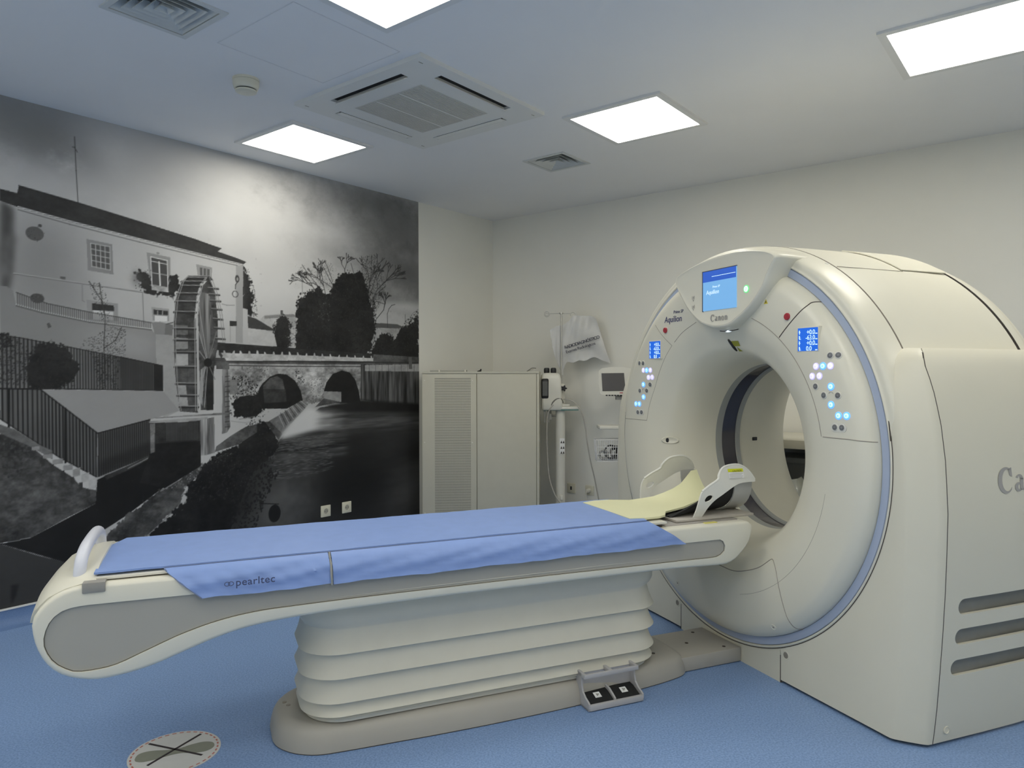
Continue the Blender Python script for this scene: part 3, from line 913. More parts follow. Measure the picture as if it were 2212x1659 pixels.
# indicator under the console
tube('indicator_slot', [Vector((u, -.066 - .010 * math.cos((u - .10) * 12), 1.487 + .9 * (u - .10) ** 2 * 1.2)) for u in np.linspace(.045, .165, 14)], .0022, SEAM, pod, seg=6)
o = tube('indicator_lamp', [Vector((u, -.074, 1.486)) for u in np.linspace(.082, .120, 6)], [.002, .004, .0046, .0046, .004, .002], WLED, pod, seg=8)
# maker's lettering on the side
z_ = .912
U = U_at(z_) + .012
SL = canon('maker_lettering', frame((0, .345, .878), (0, 1, 0), (0, 0, 1), (1, 0, 0)), .088, LOGO, GR)
for v in SL.data.vertices:
    add_ = float(np.interp(v.co.y, [.098, .20, .35, .52, .68], [0, .004, .010, .014, .012]))
    v.co.x = U_at(v.co.z) + add_ + .0012 + v.co.x
lathe_side = lathe_z('screw_cap', [(.014, 0), (.014, .003), (.012, .004), (.011, .002)], SHELL2, GR, seg=20)
lathe_side.data.transform(frame((U_at(.06) + .001, .155, .055), (0, 1, 0), (0, 0, 1), (1, 0, 0)))

# ================================================================== patient table
TR = root('patient_table', GORG, GROT, 'long white patient table with grey side panels and pleated pedestal in front of scanner', 'table')

def resample(pts, n):
    P = [Vector((p[0], p[1])) for p in pts]
    P.append(P[0])
    L = [0]
    for i in range(1, len(P)): L.append(L[-1] + (P[i] - P[i - 1]).length)
    out = []
    for k in range(n):
        s = L[-1] * k / n
        i = max(0, min(len(P) - 2, int(np.searchsorted(L, s, side='right')) - 1))
        t = (s - L[i]) / max(1e-9, L[i + 1] - L[i])
        out.append(P[i] + (P[i + 1] - P[i]) * t)
    return out
def inset(P, d):
    n = len(P)
    out = []
    for i in range(n):
        t = (P[(i + 1) % n] - P[i - 1]).normalized()
        out.append(P[i] + Vector((-t.y, t.x)) * d)
    return out
# outer outline, counter-clockwise seen with y to the right and z up: starts at the foot end, runs along the bottom
BOT = [(-2.675, .585), (-2.665, .524), (-2.638, .467), (-2.593, .427), (-2.523, .405), (-2.452, .407), (-2.366, .423), (-2.277, .452), (-2.185, .481), (-2.091, .501), (-1.951, .513), (-1.711, .518), (-1.384, .519), (-.823, .515), (-.503, .511), (-.270, .503), (-.215, .505), (-.175, .520), (-.138, .549), (-.103, .588), (-.085, .640), (-.089, .660), (-.105, .672), (-.140, .676)]
TOP = [(-.471, .677), (-.9, .679), (-1.5, .682), (-2.1, .685), (-2.472, .687), (-2.555, .686), (-2.605, .672), (-2.645, .643), (-2.668, .612)]
def smooth2(pts, n=6):
    return [(p[0], p[1]) for p in catmull([(a, b, 0) for a, b in pts], n, closed=True)]
OUT = resample(smooth2(BOT + TOP), 220)
PAN = [(-2.645, .545), (-2.641, .511), (-2.62, .472), (-2.583, .444), (-2.551, .435), (-2.471, .440), (-2.389, .469), (-2.286, .507), (-2.18, .534), (-2.07, .548), (-1.95, .551), (-1.7, .552), (-1.2, .549), (-.761, .544), (-.449, .541), (-.29, .539), (-.252, .547), (-.234, .562), (-.231, .578), (-.236, .596), (-.252, .609), (-.275, .612), (-.471, .613), (-1.2, .618), (-1.9, .622), (-2.24, .626), (-2.50, .629), (-2.559, .628), (-2.600, .619), (-2.631, .589)]
PIN = resample(smooth2(PAN), 220)
def sec(P, u): return [(u, p.x, p.y) for p in P]
bm = bmesh.new()
def ring_v(P, u): return [bm.verts.new((u, p.x, p.y)) for p in P]
def bridge(a, b):
    for k in range(len(a)):
        n_ = (k + 1) % len(a)
        bm.faces.new((a[k], a[n_], b[n_], b[k]))
def smooth_in(d):            # inset outline, re-spaced so that tight corners do not cross
    return inset(OUT, d)
mid = {}
for s in (-1, 1):
    r0, r1, r2, r3 = ring_v(OUT, s * .256), ring_v(smooth_in(.0015), s * .267), ring_v(smooth_in(.006), s * .2735), ring_v(smooth_in(.0125), s * .276)
    bridge(r0, r1); bridge(r1, r2); bridge(r2, r3)
    q0, q1 = ring_v(PIN, s * .276), ring_v(PIN, s * .2655)
    bridge(q0, q1)
    bm.faces.new(q1)
    es = [bm.edges.get((r3[k], r3[(k + 1) % len(r3)])) for k in range(len(r3))] + [bm.edges.get((q0[k], q0[(k + 1) % len(q0)])) for k in range(len(q0))]
    bmesh.ops.triangle_fill(bm, use_beauty=True, use_dissolve=False, edges=es)
    mid[s] = r0
bridge(mid[-1], mid[1])
bm_obj('table_shell', bm, TWHITE, TR, 38)
for s in (-1, 1):
    P2 = inset(PIN, .0018)
    sp = prism('side_panel', [(p.x, p.y) for p in P2], lambda y, z: (s * .260, y, z), lambda y, z: (s * .2688, y, z), TGREY, TR)
    tube('panel_joint', [(s * .2685, p.x, p.y) for p in inset(PIN, -.0005)], .0016, SEAM, TR, seg=5, closed=True)
    # moulded rib along the panel, its highlight put into the lighter colour
    tube('panel_rib', [(s * .2684, y, .562 - .0025 * (y + 1.9)) for y in np.linspace(-1.85, -.50, 18)], [.0005 + .0022 * min(1, min(k, 17 - k) / 5) for k in range(18)], mat('rib_highlight', (.50, .50, .45), .4, noise=.01), sp, seg=6)
# foot-end cap over the shell
cap = []
for y, zt, hw in ((-2.672, .600, .20), (-2.655, .640, .235), (-2.625, .672, .247), (-2.585, .692, .252), (-2.545, .702, .252), (-2.515, .703, .250)):
    row = []
    for k in range(17):
        t = -1 + 2 * k / 16
        row.append((hw * t, y, zt - .030 * abs(t) ** 5))
    cap.append(row)
sheet('end_cap', cap, .02, TWHITE, TR)
# sliding table top and the groove under it
box('slide_groove', -.238, .238, -2.515, -.52, .672, .690, SEAM, TR)
box('table_top', -.247, .247, -2.520, -.50, .6905, .7005, PLASTIC, TR, bevel=.003)
box('end_deck', -.235, .235, -.50, -.135, .668, .6805, mat('end_deck_grey', (.36, .34, .31), .5, noise=.02), TR, bevel=.003)
# handle at the foot end
hp = [(.205, -2.565, .680), (.203, -2.563, .715), (.185, -2.561, .745), (.13, -2.558, .766), (.05, -2.556, .773), (-.05, -2.556, .773), (-.13, -2.556, .766), (-.180, -2.556, .745), (-.198, -2.556, .715), (-.20, -2.556, .680)]
tube('handle', catmull(hp, 6), .0175, mat('handle_white', (.72, .74, .82), .3, noise=.01), TR, seg=16)
box('mat_clip', .236, .281, -2.548, -2.488, .664, .6945, mat('grey_clip', (.32, .31, .28), .5, noise=.03), TR, bevel=.003)
box('yellow_mark', .236, .254, -.315, -.255, .6760, .6795, mat('pale_yellow_mark', (.75, .68, .2), .5, noise=.02), TR)

# ------------------------------------------------------------------ pleated bellows
def rrect(u0, hw, y0, y1, r, n=9):
    pts = []
    for cx, cy, d0 in ((u0 + hw - r, y1 - r, 0), (u0 - hw + r, y1 - r, 90), (u0 - hw + r, y0 + r, 180), (u0 + hw - r, y0 + r, 270)):
        for k in range(n + 1):
            t = math.radians(d0 + 90 * k / n)
            pts.append((cx + r * math.cos(t), cy + r * math.sin(t)))
    # extra points along the straight runs keep the facets even
    return pts
VZ = [.104, .112, .163, .248, .334, .424, .500]
ss = []
def bel(z, o):
    ss.append([(x, y, z) for x, y in rrect(-.015, .180 + o, -1.900 - o, -.478 + o, .14)])
bel(.090, -.004); bel(.1035, -.002)
for a, b, amp in ((.104, .113, .004), (.113, .158, .015), (.158, .242, .020), (.242, .326, .020), (.326, .418, .019)):
    n = 20
    for k in range(n):
        t = k / n
        tt = 1 - t
        o_ = amp * (((tt / .90) ** 1.7) if tt < .90 else max(0, (1 - tt) / .10) ** .6) if k else 0.0
        ss.append([(x, y, a + (b - a) * t) for x, y in rrect(-.015, .180 + o_, -1.900 - o_, -.478 + o_, .14)])
bel(.418, 0.0)
bel(.432, .010); bel(.45, .016); bel(.48, .016); bel(.515, .012)
loft('bellows', ss, BELLOW, TR, closed=True, smooth=45)

# ------------------------------------------------------------------ base
NEAR = [(-2.006, -.04), (-2.004, .03), (-1.985, .085), (-1.940, .140), (-1.872, .178), (-1.78, .189), (-1.60, .198), (-1.43, .206), (-1.18, .209), (-.86, .200), (-.54, .170), (-.40, .148), (-.335, .128), (-.300, .095), (-.290, .05), (-.288, -.04)]
def base_out(ins):
    P = [Vector((u, y)) for y, u in NEAR] + [Vector((-.08 - u, y)) for y, u in NEAR[-2:0:-1]]
    P = [Vector((p[0], p[1])) for p in catmull([(p.x, p.y, 0) for p in P], 4, closed=True)]
    n = len(P)
    out = []
    for i in range(n):
        t = (P[(i + 1) % n] - P[i - 1]).normalized()
        out.append(P[i] + Vector((-t.y, t.x)) * ins)
    return out
ss = []
for z, ins in ((0.004, -.0005), (.010, 0), (.030, .003), (.055, .010), (.072, .020), (.082, .032), (.087, .048), (.088, .065)):
    ss.append([(p.x, p.y, z) for p in base_out(ins)])
loft('base', ss, BASEG, TR, closed=True, cap0=True, cap1=True, smooth=50)
ss = [[(p.x, p.y, z) for p in base_out(.002)] for z in (0.0, .006)]
loft('base_shadow_line', ss, SEAM, TR, closed=True, cap0=True, cap1=True, smooth=50)  # dark strip standing in for the shadow line at the floor
box('link_plate', -.175, .106, -.36, -.002, .002, .066, BASEG, TR, bevel=.006)
for u, y in ((-.02, -.405), (.06, -.44), (-.03, -.20), (.07, -.07), (-.13, -.09)):
    zt = .0668 if y > -.30 else .0885
    lathe_z('screw', [(.008, zt - .002), (.008, zt + .0008), (.006, zt + .0012)], SEAM, TR, x0=u, y0=y, seg=10)
for k, (u, y) in enumerate(((-.085, -1.955), (-.055, -1.945))):
    lathe_z('screw', [(.008, .086), (.008, .0895), (.006, .090)], SEAMS, TR, x0=u, y0=y, seg=10)

# ------------------------------------------------------------------ foot pedals
PG = mat('pedal_grey', (.50, .49, .49), .45, noise=.01)
y0, y1 = -.872, -.625
PS = box('foot_switch', .165, .178, y0, y1, .004, .120, PG, TR)
def side_wall(y, w=.007):
    o = [(.17, .004), (.262, .004), (.268, .012), (.268, .030), (.258, .036), (.236, .044), (.214, .060), (.205, .088), (.205, .128), (.17, .128)]
    return prism('side_wall', o, lambda u, z: (u, y, z), lambda u, z: (u, y + w, z), PG, PS)
side_wall(y0); side_wall(y1 - .007)
box('floor_plate', .17, .266, y0, y1, .003, .009, PG, PS)
box('front_lip', .256, .270, y0 + .004, y1 - .004, .003, .026, PG, PS, bevel=.003)
boxes('top_guard', [(.222, .232, y0, y1, .112, .130), (.165, .228, y0, y0 + .012, .112, .130), (.165, .228, y1 - .012, y1, .112, .130), (.165, .228, (y0 + y1) / 2 - .008, (y0 + y1) / 2 + .008, .112, .130)], PG, PS, bevel=.003)
ym = (y0 + y1) / 2
prism('divider', [(.178, .010), (.256, .010), (.256, .030), (.236, .040), (.210, .052), (.178, .056)], lambda u, z: (u, ym - .004, z), lambda u, z: (u, ym + .004, z), PG, PS)
for a, b in ((y0 + .010, ym - .006), (ym + .006, y1 - .010)):
    pd = prism('pedal', [(.180, .012), (.252, .012), (.253, .024), (.240, .030), (.205, .043), (.180, .046)], lambda u, z: (u, a, z), lambda u, z: (u, b, z), BLACKR, PS)
    c_ = (a + b) / 2
    g_ = [[(u, c_ - .014 + .028 * j, .0435 - (u - .205) * .37 + .001) for j in (0, 1)] for u in (.207, .233)]
    pd2 = sheet('pedal_label', g_, -.0005, PAPER, PS)
    boxes('pedal_mark', [(.213, .228, c_ - .004, c_ - .001, .0385, .0425), (.217, .222, c_ - .001, c_ + .006, .0395, .0425)], LOGO, PS)
# depth-3 limit: keep the switch group one level below the table

# ================================================================== blue table mat
MR = root('table_mat', GORG, GROT, 'light blue vinyl table mat with side flaps draped along the patient table', 'mat')
rng = np.random.default_rng(7)
def wob(x, s=1.0):
    return s * (math.sin(x * 7.3 + 1.0) * .5 + math.sin(x * 17.7 + 2.1) * .3 + math.sin(x * 31.0 + .5) * .2)
def end_y(u): return -.512 - .085 * (u + .134) / .40 if u < .0 else -.541 - .06 * (u / .27)
g_ = []
for i in range(61):
    t = i / 60
    row = []
    for j in range(17):
        u = -.240 + .482 * j / 16
        ys = -2.522
        if u < -.12: ys += (-u - .12) * .35
        y = ys + (end_y(u) - ys) * t
        z = .7075 + .0012 * math.sin(u * 9 + 1) + (.0012 * wob(y * 2.2 + u) if t > .03 else 0)
        row.append((u, y, z))
    g_.append(row)
sheet('mat_top', g_, .006, BLUEMAT, MR)
def flap(sgn, ya0, ya1, yb0, yb1, nm, seed):
    """ya: ends along the crease, yb: ends along the lower hem"""
    g_ = []
    NI, NJ = 64, 10
    for j in range(NJ + 1):
        s = j / NJ
        row = []
        for i in range(NI + 1):
            t = i / NI
            y = (ya0 + (yb0 - ya0) * s) * (1 - t) + (ya1 + (yb1 - ya1) * s) * t
            puff = .008 * math.sin(PI * min(1, s * 1.15)) ** 1.0
            wr = .0055 * math.sin(PI * s) * wob(y * 3.1 + s * 1.7 + seed)
            u = .247 + .046 * s ** .6 + puff + wr
            z = .7085 - .090 * s - .004 * s * s + .004 * math.sin(PI * t) * 0 + (.0030 * s * wob(y * 2.3 + seed))
            row.append((sgn * u, y, z))
        g_.append(row)
    if sgn < 0: g_ = g_[::-1]
    return sheet(nm, g_, .006, BLUEMAT, MR)
f1 = flap(1, -2.335, -1.845, -2.228, -1.842, 'side_flap', 0)
f2 = flap(1, -1.836, -.590, -1.833, -.440, 'side_flap', 2.2)
flap(-1, -2.335, -1.845, -2.228, -1.842, 'side_flap', 4)
flap(-1, -1.836, -.520, -1.833, -.420, 'side_flap', 6)
BIND = mat('mat_binding', (.17, .22, .36), .6, noise=.03)
BINDG = mat('mat_edge_tape', (.33, .33, .30), .6, noise=.03)
tube('hem_binding', [(.2455, y, .7098) for y in np.linspace(-2.335, -.59, 30)], .0013, BIND, MR, seg=5)
tube('hem_binding', [(.2495, -2.335, .7095), (.286, -2.29, .668), (.294, -2.228, .615)], .0016, BIND, f1, seg=5)
tube('split_binding', [(.2495, -1.8405, .7095), (.284, -1.8405, .672), (.296, -1.8405, .640), (.295, -1.8390, .612)], .0030, BINDG, MR, seg=5)
# maker's lettering on the flap
NAVY = mat('navy_lettering', (.07, .085, .17), .6, noise=.02)
M = frame((.2990, -2.165, .6455), (0, 1, 0), (.14, 0, .99), (1, 0, -.14))
text('flap_lettering', 'pearltec', .034, NAVY, M @ Matrix.Translation((.032, 0, .0030)), f1, ext=.0004, bold=.0002, space=1.05)
bm = bmesh.new()
for cx in (.008, .019):
    bm_tube(bm, [(M @ Vector((cx + .0075 * math.cos(t), .009 + .0065 * math.sin(t), .0032))) for t in np.linspace(0, 2 * PI, 16, endpoint=False)], .0012, 5, True)
bm_obj('flap_logo', bm, NAVY, f1, 60)

# ================================================================== head holder
HR = root('head_holder', GORG, GROT, 'white plastic head holder with pale yellow cushion on the table end', 'head holder')
HW = mat('holder_white', (.79, .785, .72), .33, noise=.008)
WING = [(-.343, .650), (-.329, .700), (-.317, .762), (-.308, .788), (-.298, .803), (-.262, .824), (-.213, .847), (-.206, .866), (-.193, .880), (-.177, .893), (-.158, .900), (-.135, .903), (-.087, .901), (-.057, .887), (-.032, .861), (-.018, .836), (-.022, .829), (-.05, .829), (-.099, .826), (-.136, .814), (-.195, .784), (-.236, .762), (-.265, .735), (-.283, .704), (-.303, .665), (-.311, .650)]
HOLE = [(-.289 + .0, .766), (-.280, .779), (-.266, .785), (-.250, .783), (-.246, .776), (-.254, .766), (-.268, .760), (-.282, .758)]
def wing(sgn, dy):
    P = catmull([(y + dy, 0, z) for y, z in WING], 3, closed=True)
    H = catmull([(y + dy, 0, z) for y, z in HOLE], 3, closed=True)
    bm = bmesh.new()
    def ub(z, y): return .172 + .035 * math.sin(max(0, min(1, (z - .66) / .24)) * PI) + .012 * max(0, (z - .80)) / .1
    ov = [bm.verts.new((p.x, p.z, 0)) for p in P]
    hv = [bm.verts.new((p.x, p.z, 0)) for p in H]
    es = [bm.edges.new((ov[i], ov[(i + 1) % len(ov)])) for i in range(len(ov))] + [bm.edges.new((hv[i], hv[(i + 1) % len(hv)])) for i in range(len(hv))]
    bmesh.ops.triangle_fill(bm, use_beauty=True, use_dissolve=False, edges=es)
    bmesh.ops.subdivide_edges(bm, edges=[e for e in bm.edges if e.calc_length() > .03], cuts=1, use_grid_fill=True)
    bmesh.ops.triangulate(bm, faces=bm.faces)
    ex = bmesh.ops.extrude_face_region(bm, geom=list(bm.faces))
    top = {v for v in ex['geom'] if isinstance(v, bmesh.types.BMVert)}
    for v in bm.verts:
        y, z = v.co.x, v.co.y
        u = ub(z, y) + (.008 if v in top else 0)
        v.co = Vector((sgn * u, y, z))
    return bm_obj('side_wing', bm, HW, HR, 50)
wn = wing(1, 0.0)
wf = wing(-1, -.012)
# flared rim on each wing
for sgn, w_, dy in ((1, wn, 0), (-1, wf, -.012)):
    rim = [(-.298, .803), (-.262, .824), (-.213, .847), (-.204, .866), (-.177, .893), (-.135, .903), (-.087, .901), (-.045, .878), (-.018, .838)]
    c_ = catmull([(sgn * (.176 + .035 * math.sin(max(0, min(1, (z - .66) / .24)) * PI) + .012 * max(0, (z - .80)) / .1), y + dy, z) for y, z in rim], 5)
    tube('wing_rim', c_, .0055, HW, w_, seg=8)
# wrap-around shell joining the wings at the gantry end
def trough(y, r, depth, zc, n=18, flat=0.0):
    row = []
    for k in range(n + 1):
        t = PI * (k / n)
        row.append((r * math.cos(t), y, zc - depth * math.sin(t) ** .8))
    return row
sheet('end_shell', [trough(y, r, d, z, 20) for y, r, d, z in ((-.115, .190, .15, .832), (-.085, .192, .150, .834), (-.05, .192, .150, .834), (-.022, .190, .150, .832))], .005,
      mat('holder_grey_shell', (.48, .48, .45), .25, noise=.01), HR)
# black foam in the trough
def half_trough(y, r, depth, zc, n=16):
    return [(r * math.cos(PI * .62 * k / n), y, zc - depth * math.sin(PI * .62 * k / n) ** .8) for k in range(n + 1)]
sheet('foam_pad', [half_trough(y, r, max(.004, zt - zb), zt) for y, r, zt, zb in ((-.425, .150, .700, .694), (-.37, .164, .722, .694), (-.30, .170, .752, .694), (-.22, .174, .795, .695), (-.115, .178, .826, .696))], .010, BLACKR, HR)
# pale yellow cushion: tongue on the table that climbs into the trough
g_ = []
for y, hw in ((-.645, .196), (-.58, .214), (-.515, .212)):
    g_.append([(hw * (1 - 2 * k / 20), y, .7160) for k in range(21)])
for y, uf, zf, zb, zn, un in ((-.47, .190, .716, .715, .7155, .190), (-.42, .165, .716, .713, .713, .120), (-.37, .150, .722, .712, .714, .100), (-.31, .135, .730, .712, .720, .092), (-.26, .126, .745, .714, .732, .088), (-.21, .122, .762, .718, .746, .086),
                              (-.165, .124, .782, .722, .758, .086), (-.130, .128, .812, .726, .766, .086), (-.100, .132, .838, .730, .772, .086), (-.065, .134, .842, .734, .776, .086)):
    row = []
    for k in range(21):
        t = 1 - 2 * k / 20
        u = t * (un if t > 0 else uf)
        e = zn if t > 0 else zf
        row.append((u, y, zb + (e - zb) * abs(t) ** 2.2))
    g_.append(row)
sheet('cushion', g_, .008, CREAM, HR)
box('holder_tray', -.212, .212, -.43, -.025, .681, .693, mat('holder_tray_beige', (.47, .44, .39), .45, noise=.01), HR, bevel=.004)
# caution label on the near wing
lab = [(.2085, y, z) for y, z in ((-.155, .884), (-.073, .876), (-.073, .850), (-.155, .858))]
def lab_patch(nm, y0, y1, za0, za1, zb0, zb1, m, lift):
    g_ = [[(.1735 + .008 + .035 * math.sin(max(0, min(1, (z - .66) / .24)) * PI) + .012 * max(0, (z - .80)) / .1 + lift, y, z) for y, z in ((y0, a), (y1, b))] for a, b in ((za0, za1), ((za0 + zb0) / 2, (za1 + zb1) / 2), (zb0, zb1))]
    return sheet(nm, g_, -.0006, m, wn)
lab_patch('caution_label', -.157, -.077, .889, .887, .876, .874, mat('bright_yellow_label', (.72, .76, .02), .5, noise=.01), .0005)
lab_patch('caution_text_label', -.157, -.077, .875, .873, .848, .848, PAPER, .0005)
for k in range(4):
    lab_patch('text_line', -.153, -.082 - .006 * (k % 2), .868 - .0055 * k, .868 - .0055 * k, .8668 - .0055 * k, .8668 - .0055 * k, LOGO, .0012)
text('caution_word', 'CAUTION', .0105, SEAM, frame((.2125, -.142, .8775), (0, 1, 0), (-.12, 0, .99), (.99, 0, .12)), wn, ext=.0003)

# ================================================================== round sticker on the floor
SR = root('floor_sticker', GORG + Matrix.Rotation(GROT, 3, 'Z') @ Vector((-.040, -2.321, 0)), GROT, 'round white floor sticker with crossed-out shoe sole and red dashed border', 'sticker')
STW = mat('sticker_white', (.62, .62, .60), .5, noise=.02, nscale=20)
lathe_z('disc', [(.1465, .0), (.1465, .0012)], STW, SR, seg=64)
bm = bmesh.new()
for k in range(36):
    t0, t1 = 2 * PI * k / 36, 2 * PI * (k + .58) / 36
    vs = [bm.verts.new((r_ * math.cos(t), r_ * math.sin(t), .0016)) for r_, t in ((.134, t0), (.134, t1), (.1395, t1), (.1395, t0))]
    bm.faces.new(vs)
bm_obj('dashed_border', bm, mat('dash_red', (.50, .16, .12), .5, noise=.03), SR)
sole = [(-.022, -.118), (.012, -.122), (.030, -.100), (.030, -.06), (.020, -.02), (.018, .02), (.034, .06), (.036, .10), (.014, .124), (-.018, .120), (-.034, .09), (-.030, .05), (-.018, .01), (-.024, -.03), (-.036, -.07), (-.036, -.10)]
so = catmull([(x, y, 0) for x, y in sole], 4, closed=True)
prism('shoe_sole', [(p.x, p.y) for p in so], lambda x, y: (x, y, .0012), lambda x, y: (x, y, .0018), mat('sole_grey', (.24, .25, .20), .6, noise=.03), SR)
for (xa, ya, xb, yb) in ((.062, -.081, -.097, .081), (-.093, -.086, .061, .086)):
    d = Vector((xb - xa, yb - ya, 0)).normalized()
    n_ = Vector((-d.y, d.x, 0)) * .0042
    a, b = Vector((xa, ya, 0)), Vector((xb, yb, 0))
    prism('cross_bar', [tuple((a + n_)[:2]), tuple((b + n_)[:2]), tuple((b - n_)[:2]), tuple((a - n_)[:2])], lambda x, y: (x, y, .0018), lambda x, y: (x, y, .0026), mat('bar_black', (.025, .018, .02), .5, noise=.03), SR)

# ================================================================== tall electrical cabinet
ca = math.radians(4.0)
CR = root('electrical_cabinet', Vector((-.722, 5.775, 0)), -ca, 'tall beige metal cabinet with perforated left door standing in the corner', 'cabinet')
CWD, CD, CH = .939, .335, 1.312
box('plinth', .02, CWD - .02, .02, CD - .01, 0, .05, DARKSLOT, CR)
box('carcass', 0, CWD, .006, CD, .045, CH, CABINET, CR, bevel=.004)
d1 = box('door', .002, .4405, -.010, .008, .055, CH - .014, CABINET, CR, bevel=.003)
d2 = box('door', .4445, CWD - .021, -.010, .008, .055, CH - .014, CABINET, CR, bevel=.003)
box('edge_post', CWD - .018, CWD, -.010, .01, .055, CH - .014, CABINET, CR, bevel=.002)
box('top_panel', -.002, CWD + .002, -.012, CD, CH - .012, CH + .004, CABINET, CR, bevel=.003)
# perforated field: punched rows as one piece
PERF = mat('perforation_dark', (.10, .097, .085), .7, noise=.05, nscale=50)
bm = bmesh.new()
nr, nc = 92, 44
px0, px1, pz0, pz1 = .107, .392, .075, 1.262
for i in range(nr):
    z = pz0 + (pz1 - pz0) * i / (nr - 1)
    for j in range(nc):
        x = px0 + (px1 - px0) * (j + .5 * (i % 2) * 0) / (nc - 1)
        r_ = .0026
        vs = [bm.verts.new((x + r_ * 1.12 * c, -.0105, z + r_ * 1.15 * s)) for c, s in ((1, 0), (.5, .87), (-.5, .87), (-1, 0), (-.5, -.87), (.5, -.87))]
        bm.faces.new(vs)
po = bm_obj('perforations', bm, PERF, d1)
po['kind'] = 'stuff'
for x, z in ((.022, 1.245), (.022, .75), (.405, 1.245), (.405, .75), (.022, .18)):
    lathe('screw', [(.005, -.0105), (.004, -.0125), (0, -.0128)], PLASTIC, d1, u0=x, z0=z, seg=10, flip=True)
lathe('screw', [(.006, -.0105), (.005, -.0125), (0, -.0128)], DARKSLOT, d2, u0=CWD - .045, z0=.085, seg=10, flip=True)

# things lying on top of the cabinet
LR = root('cable_duct_lid', Vector((-.722, 5.775, CH + .004)) + Matrix.Rotation(-ca, 3, 'Z') @ Vector((.04, .14, 0)), -ca, 'flat grey cable duct lid lying on top of the tall cabinet', 'duct lid')
box('channel', 0, .30, 0, .06, .0, .012, mat('duct_grey', (.40, .40, .36), .5, noise=.02), LR, bevel=.002)
box('end_clip', .070, .082, -.002, .062, .0, .017, PLASTIC, LR)
box('end_clip', .285, .297, -.002, .062, .0, .017, PLASTIC, LR)
LR = root('black_clip', Vector((-.722, 5.775, CH + .004)) + Matrix.Rotation(-ca, 3, 'Z') @ Vector((.45, .10, 0)), -ca, 'small black plastic clip on top of the tall cabinet', 'clip')
prism('clip_body', [(-.016, 0), (.016, 0), (.018, .020), (.012, .024), (.004, .012), (-.016, .006)], lambda x, z: (x, 0, z), lambda x, z: (x, .02, z), BLACK, LR)
LR = root('bent_wire', Vector((-.722, 5.775, CH + .004)) + Matrix.Rotation(-ca, 3, 'Z') @ Vector((.86, .10, 0)), -ca, 'short bent dark wire lying on top of the tall cabinet', 'wire')
tube('strand', catmull([(-.02, 0, .003), (.0, .005, .016), (.02, .0, .028), (.05, .01, .026)], 5), .0035, CABLED, LR)
tube('strand', catmull([(-.025, 0, .003), (.0, .01, .008), (.03, .0, .020)], 5), .0025, CABLE, LR)

# ================================================================== contrast injector on a column
IV = Vector((.398, 5.94, 0))
IR = root('contrast_injector', IV, 0, 'white contrast injector with black-framed screen on a thick white column', 'injector')
lathe_z('foot', [(.115, 0), (.115, .02), (.08, .035), (.05, .06)], PLASTIC, IR, seg=40)
cl = lathe_z('column', [(.0395, .03), (.0395, 1.00), (.034, 1.005)], PLASTIC, IR, seg=32)
lb = box('label_plate', -.008, .033, -.0425, -.036, .640, .768, PAPER, cl)
for z, x in ((.738, .006), (.738, .024), (.692, .006), (.692, .024), (.652, .006), (.652, .024)):
    prism('pictogram', [(x - .008, z - .010), (x + .008, z - .010), (x + .001, z + .012)], lambda a, b: (a, -.0430, b), lambda a, b: (a, -.0424, b), SEAM, lb)
# head
hs = []
for z, x0, x1, y0, y1 in ((1.000, -.150, .006, -.070, .060), (1.012, -.156, .012, -.078, .066), (1.06, -.158, .014, -.080, .068), (1.10, -.158, .010, -.080, .068), (1.18, -.160, .006, -.080, .066), (1.255, -.160, .004, -.078, .064), (1.285, -.155, -.004, -.070, .058), (1.300, -.140, -.016, -.055, .045), (1.305, -.12, -.03, -.04, .03)):
    r_ = .022
    hs.append([(p[0] + 0, p[1], z) for p in rrect((x0 + x1) / 2, (x1 - x0) / 2, y0, y1, min(r_, (x1 - x0) / 2.2))])
hd = loft('injector_head', hs, PLASTIC, IR, closed=True, cap0=True, cap1=True, smooth=55)
box('screen_frame', -.158, -.100, -.086, -.070, 1.096, 1.258, BLACK, IR, bevel=.012, seg=3)
box('screen', -.150, -.108, -.0875, -.085, 1.118, 1.236, mat('screen_dull_grey', (.13, .135, .13), .3, noise=.05, nscale=40), IR)
for x in (-.112, -.056):
    lathe_z('syringe_knob', [(.018, 1.296), (.018, 1.302), (.023, 1.306), (.024, 1.330), (.021, 1.343), (.014, 1.347)], BLACK, IR, x0=x, y0=.0, seg=20)
cl2 = lathe_z('pole_clamp', [(.034, 1.03), (.034, 1.20), (.026, 1.215)], PLASTIC, IR, x0=.008, y0=.02, seg=24)
# star knob
st = []
for k in range(40):
    t = 2 * PI * k / 40
    st.append(((.021 + .0055 * math.cos(5 * t)) * math.cos(t), (.021 + .0055 * math.cos(5 * t)) * math.sin(t)))
prism('star_knob', st, lambda x, z: (.026 + x, -.060, 1.178 + z), lambda x, z: (.026 + x, -.036, 1.178 + z), BLACK, IR)
tr = box('tray', -.09, .148, -.070, .06, 1.004, 1.030, PLASTIC, IR, bevel=.008)
box('tray_underside', -.14, .145, -.066, .056, .998, 1.004, mat('teal_edge', (.05, .22, .20), .5, noise=.03), IR)
box('tray_block', -.025, .075, -.06, .0, 1.030, 1.048, PLASTIC, IR, bevel=.008)
for x in (-.138, -.108, -.090):
    box('bottle_clip', x, x + .016, -.05, -.03, .900 + .02 * (x > -.1), 1.0, mat('clip_grey', (.30, .30, .27), .4, noise=.03), IR)
box('column_hook', -.002, .020, -.052, -.036, .26, .30, PLASTIC, IR, bevel=.003)
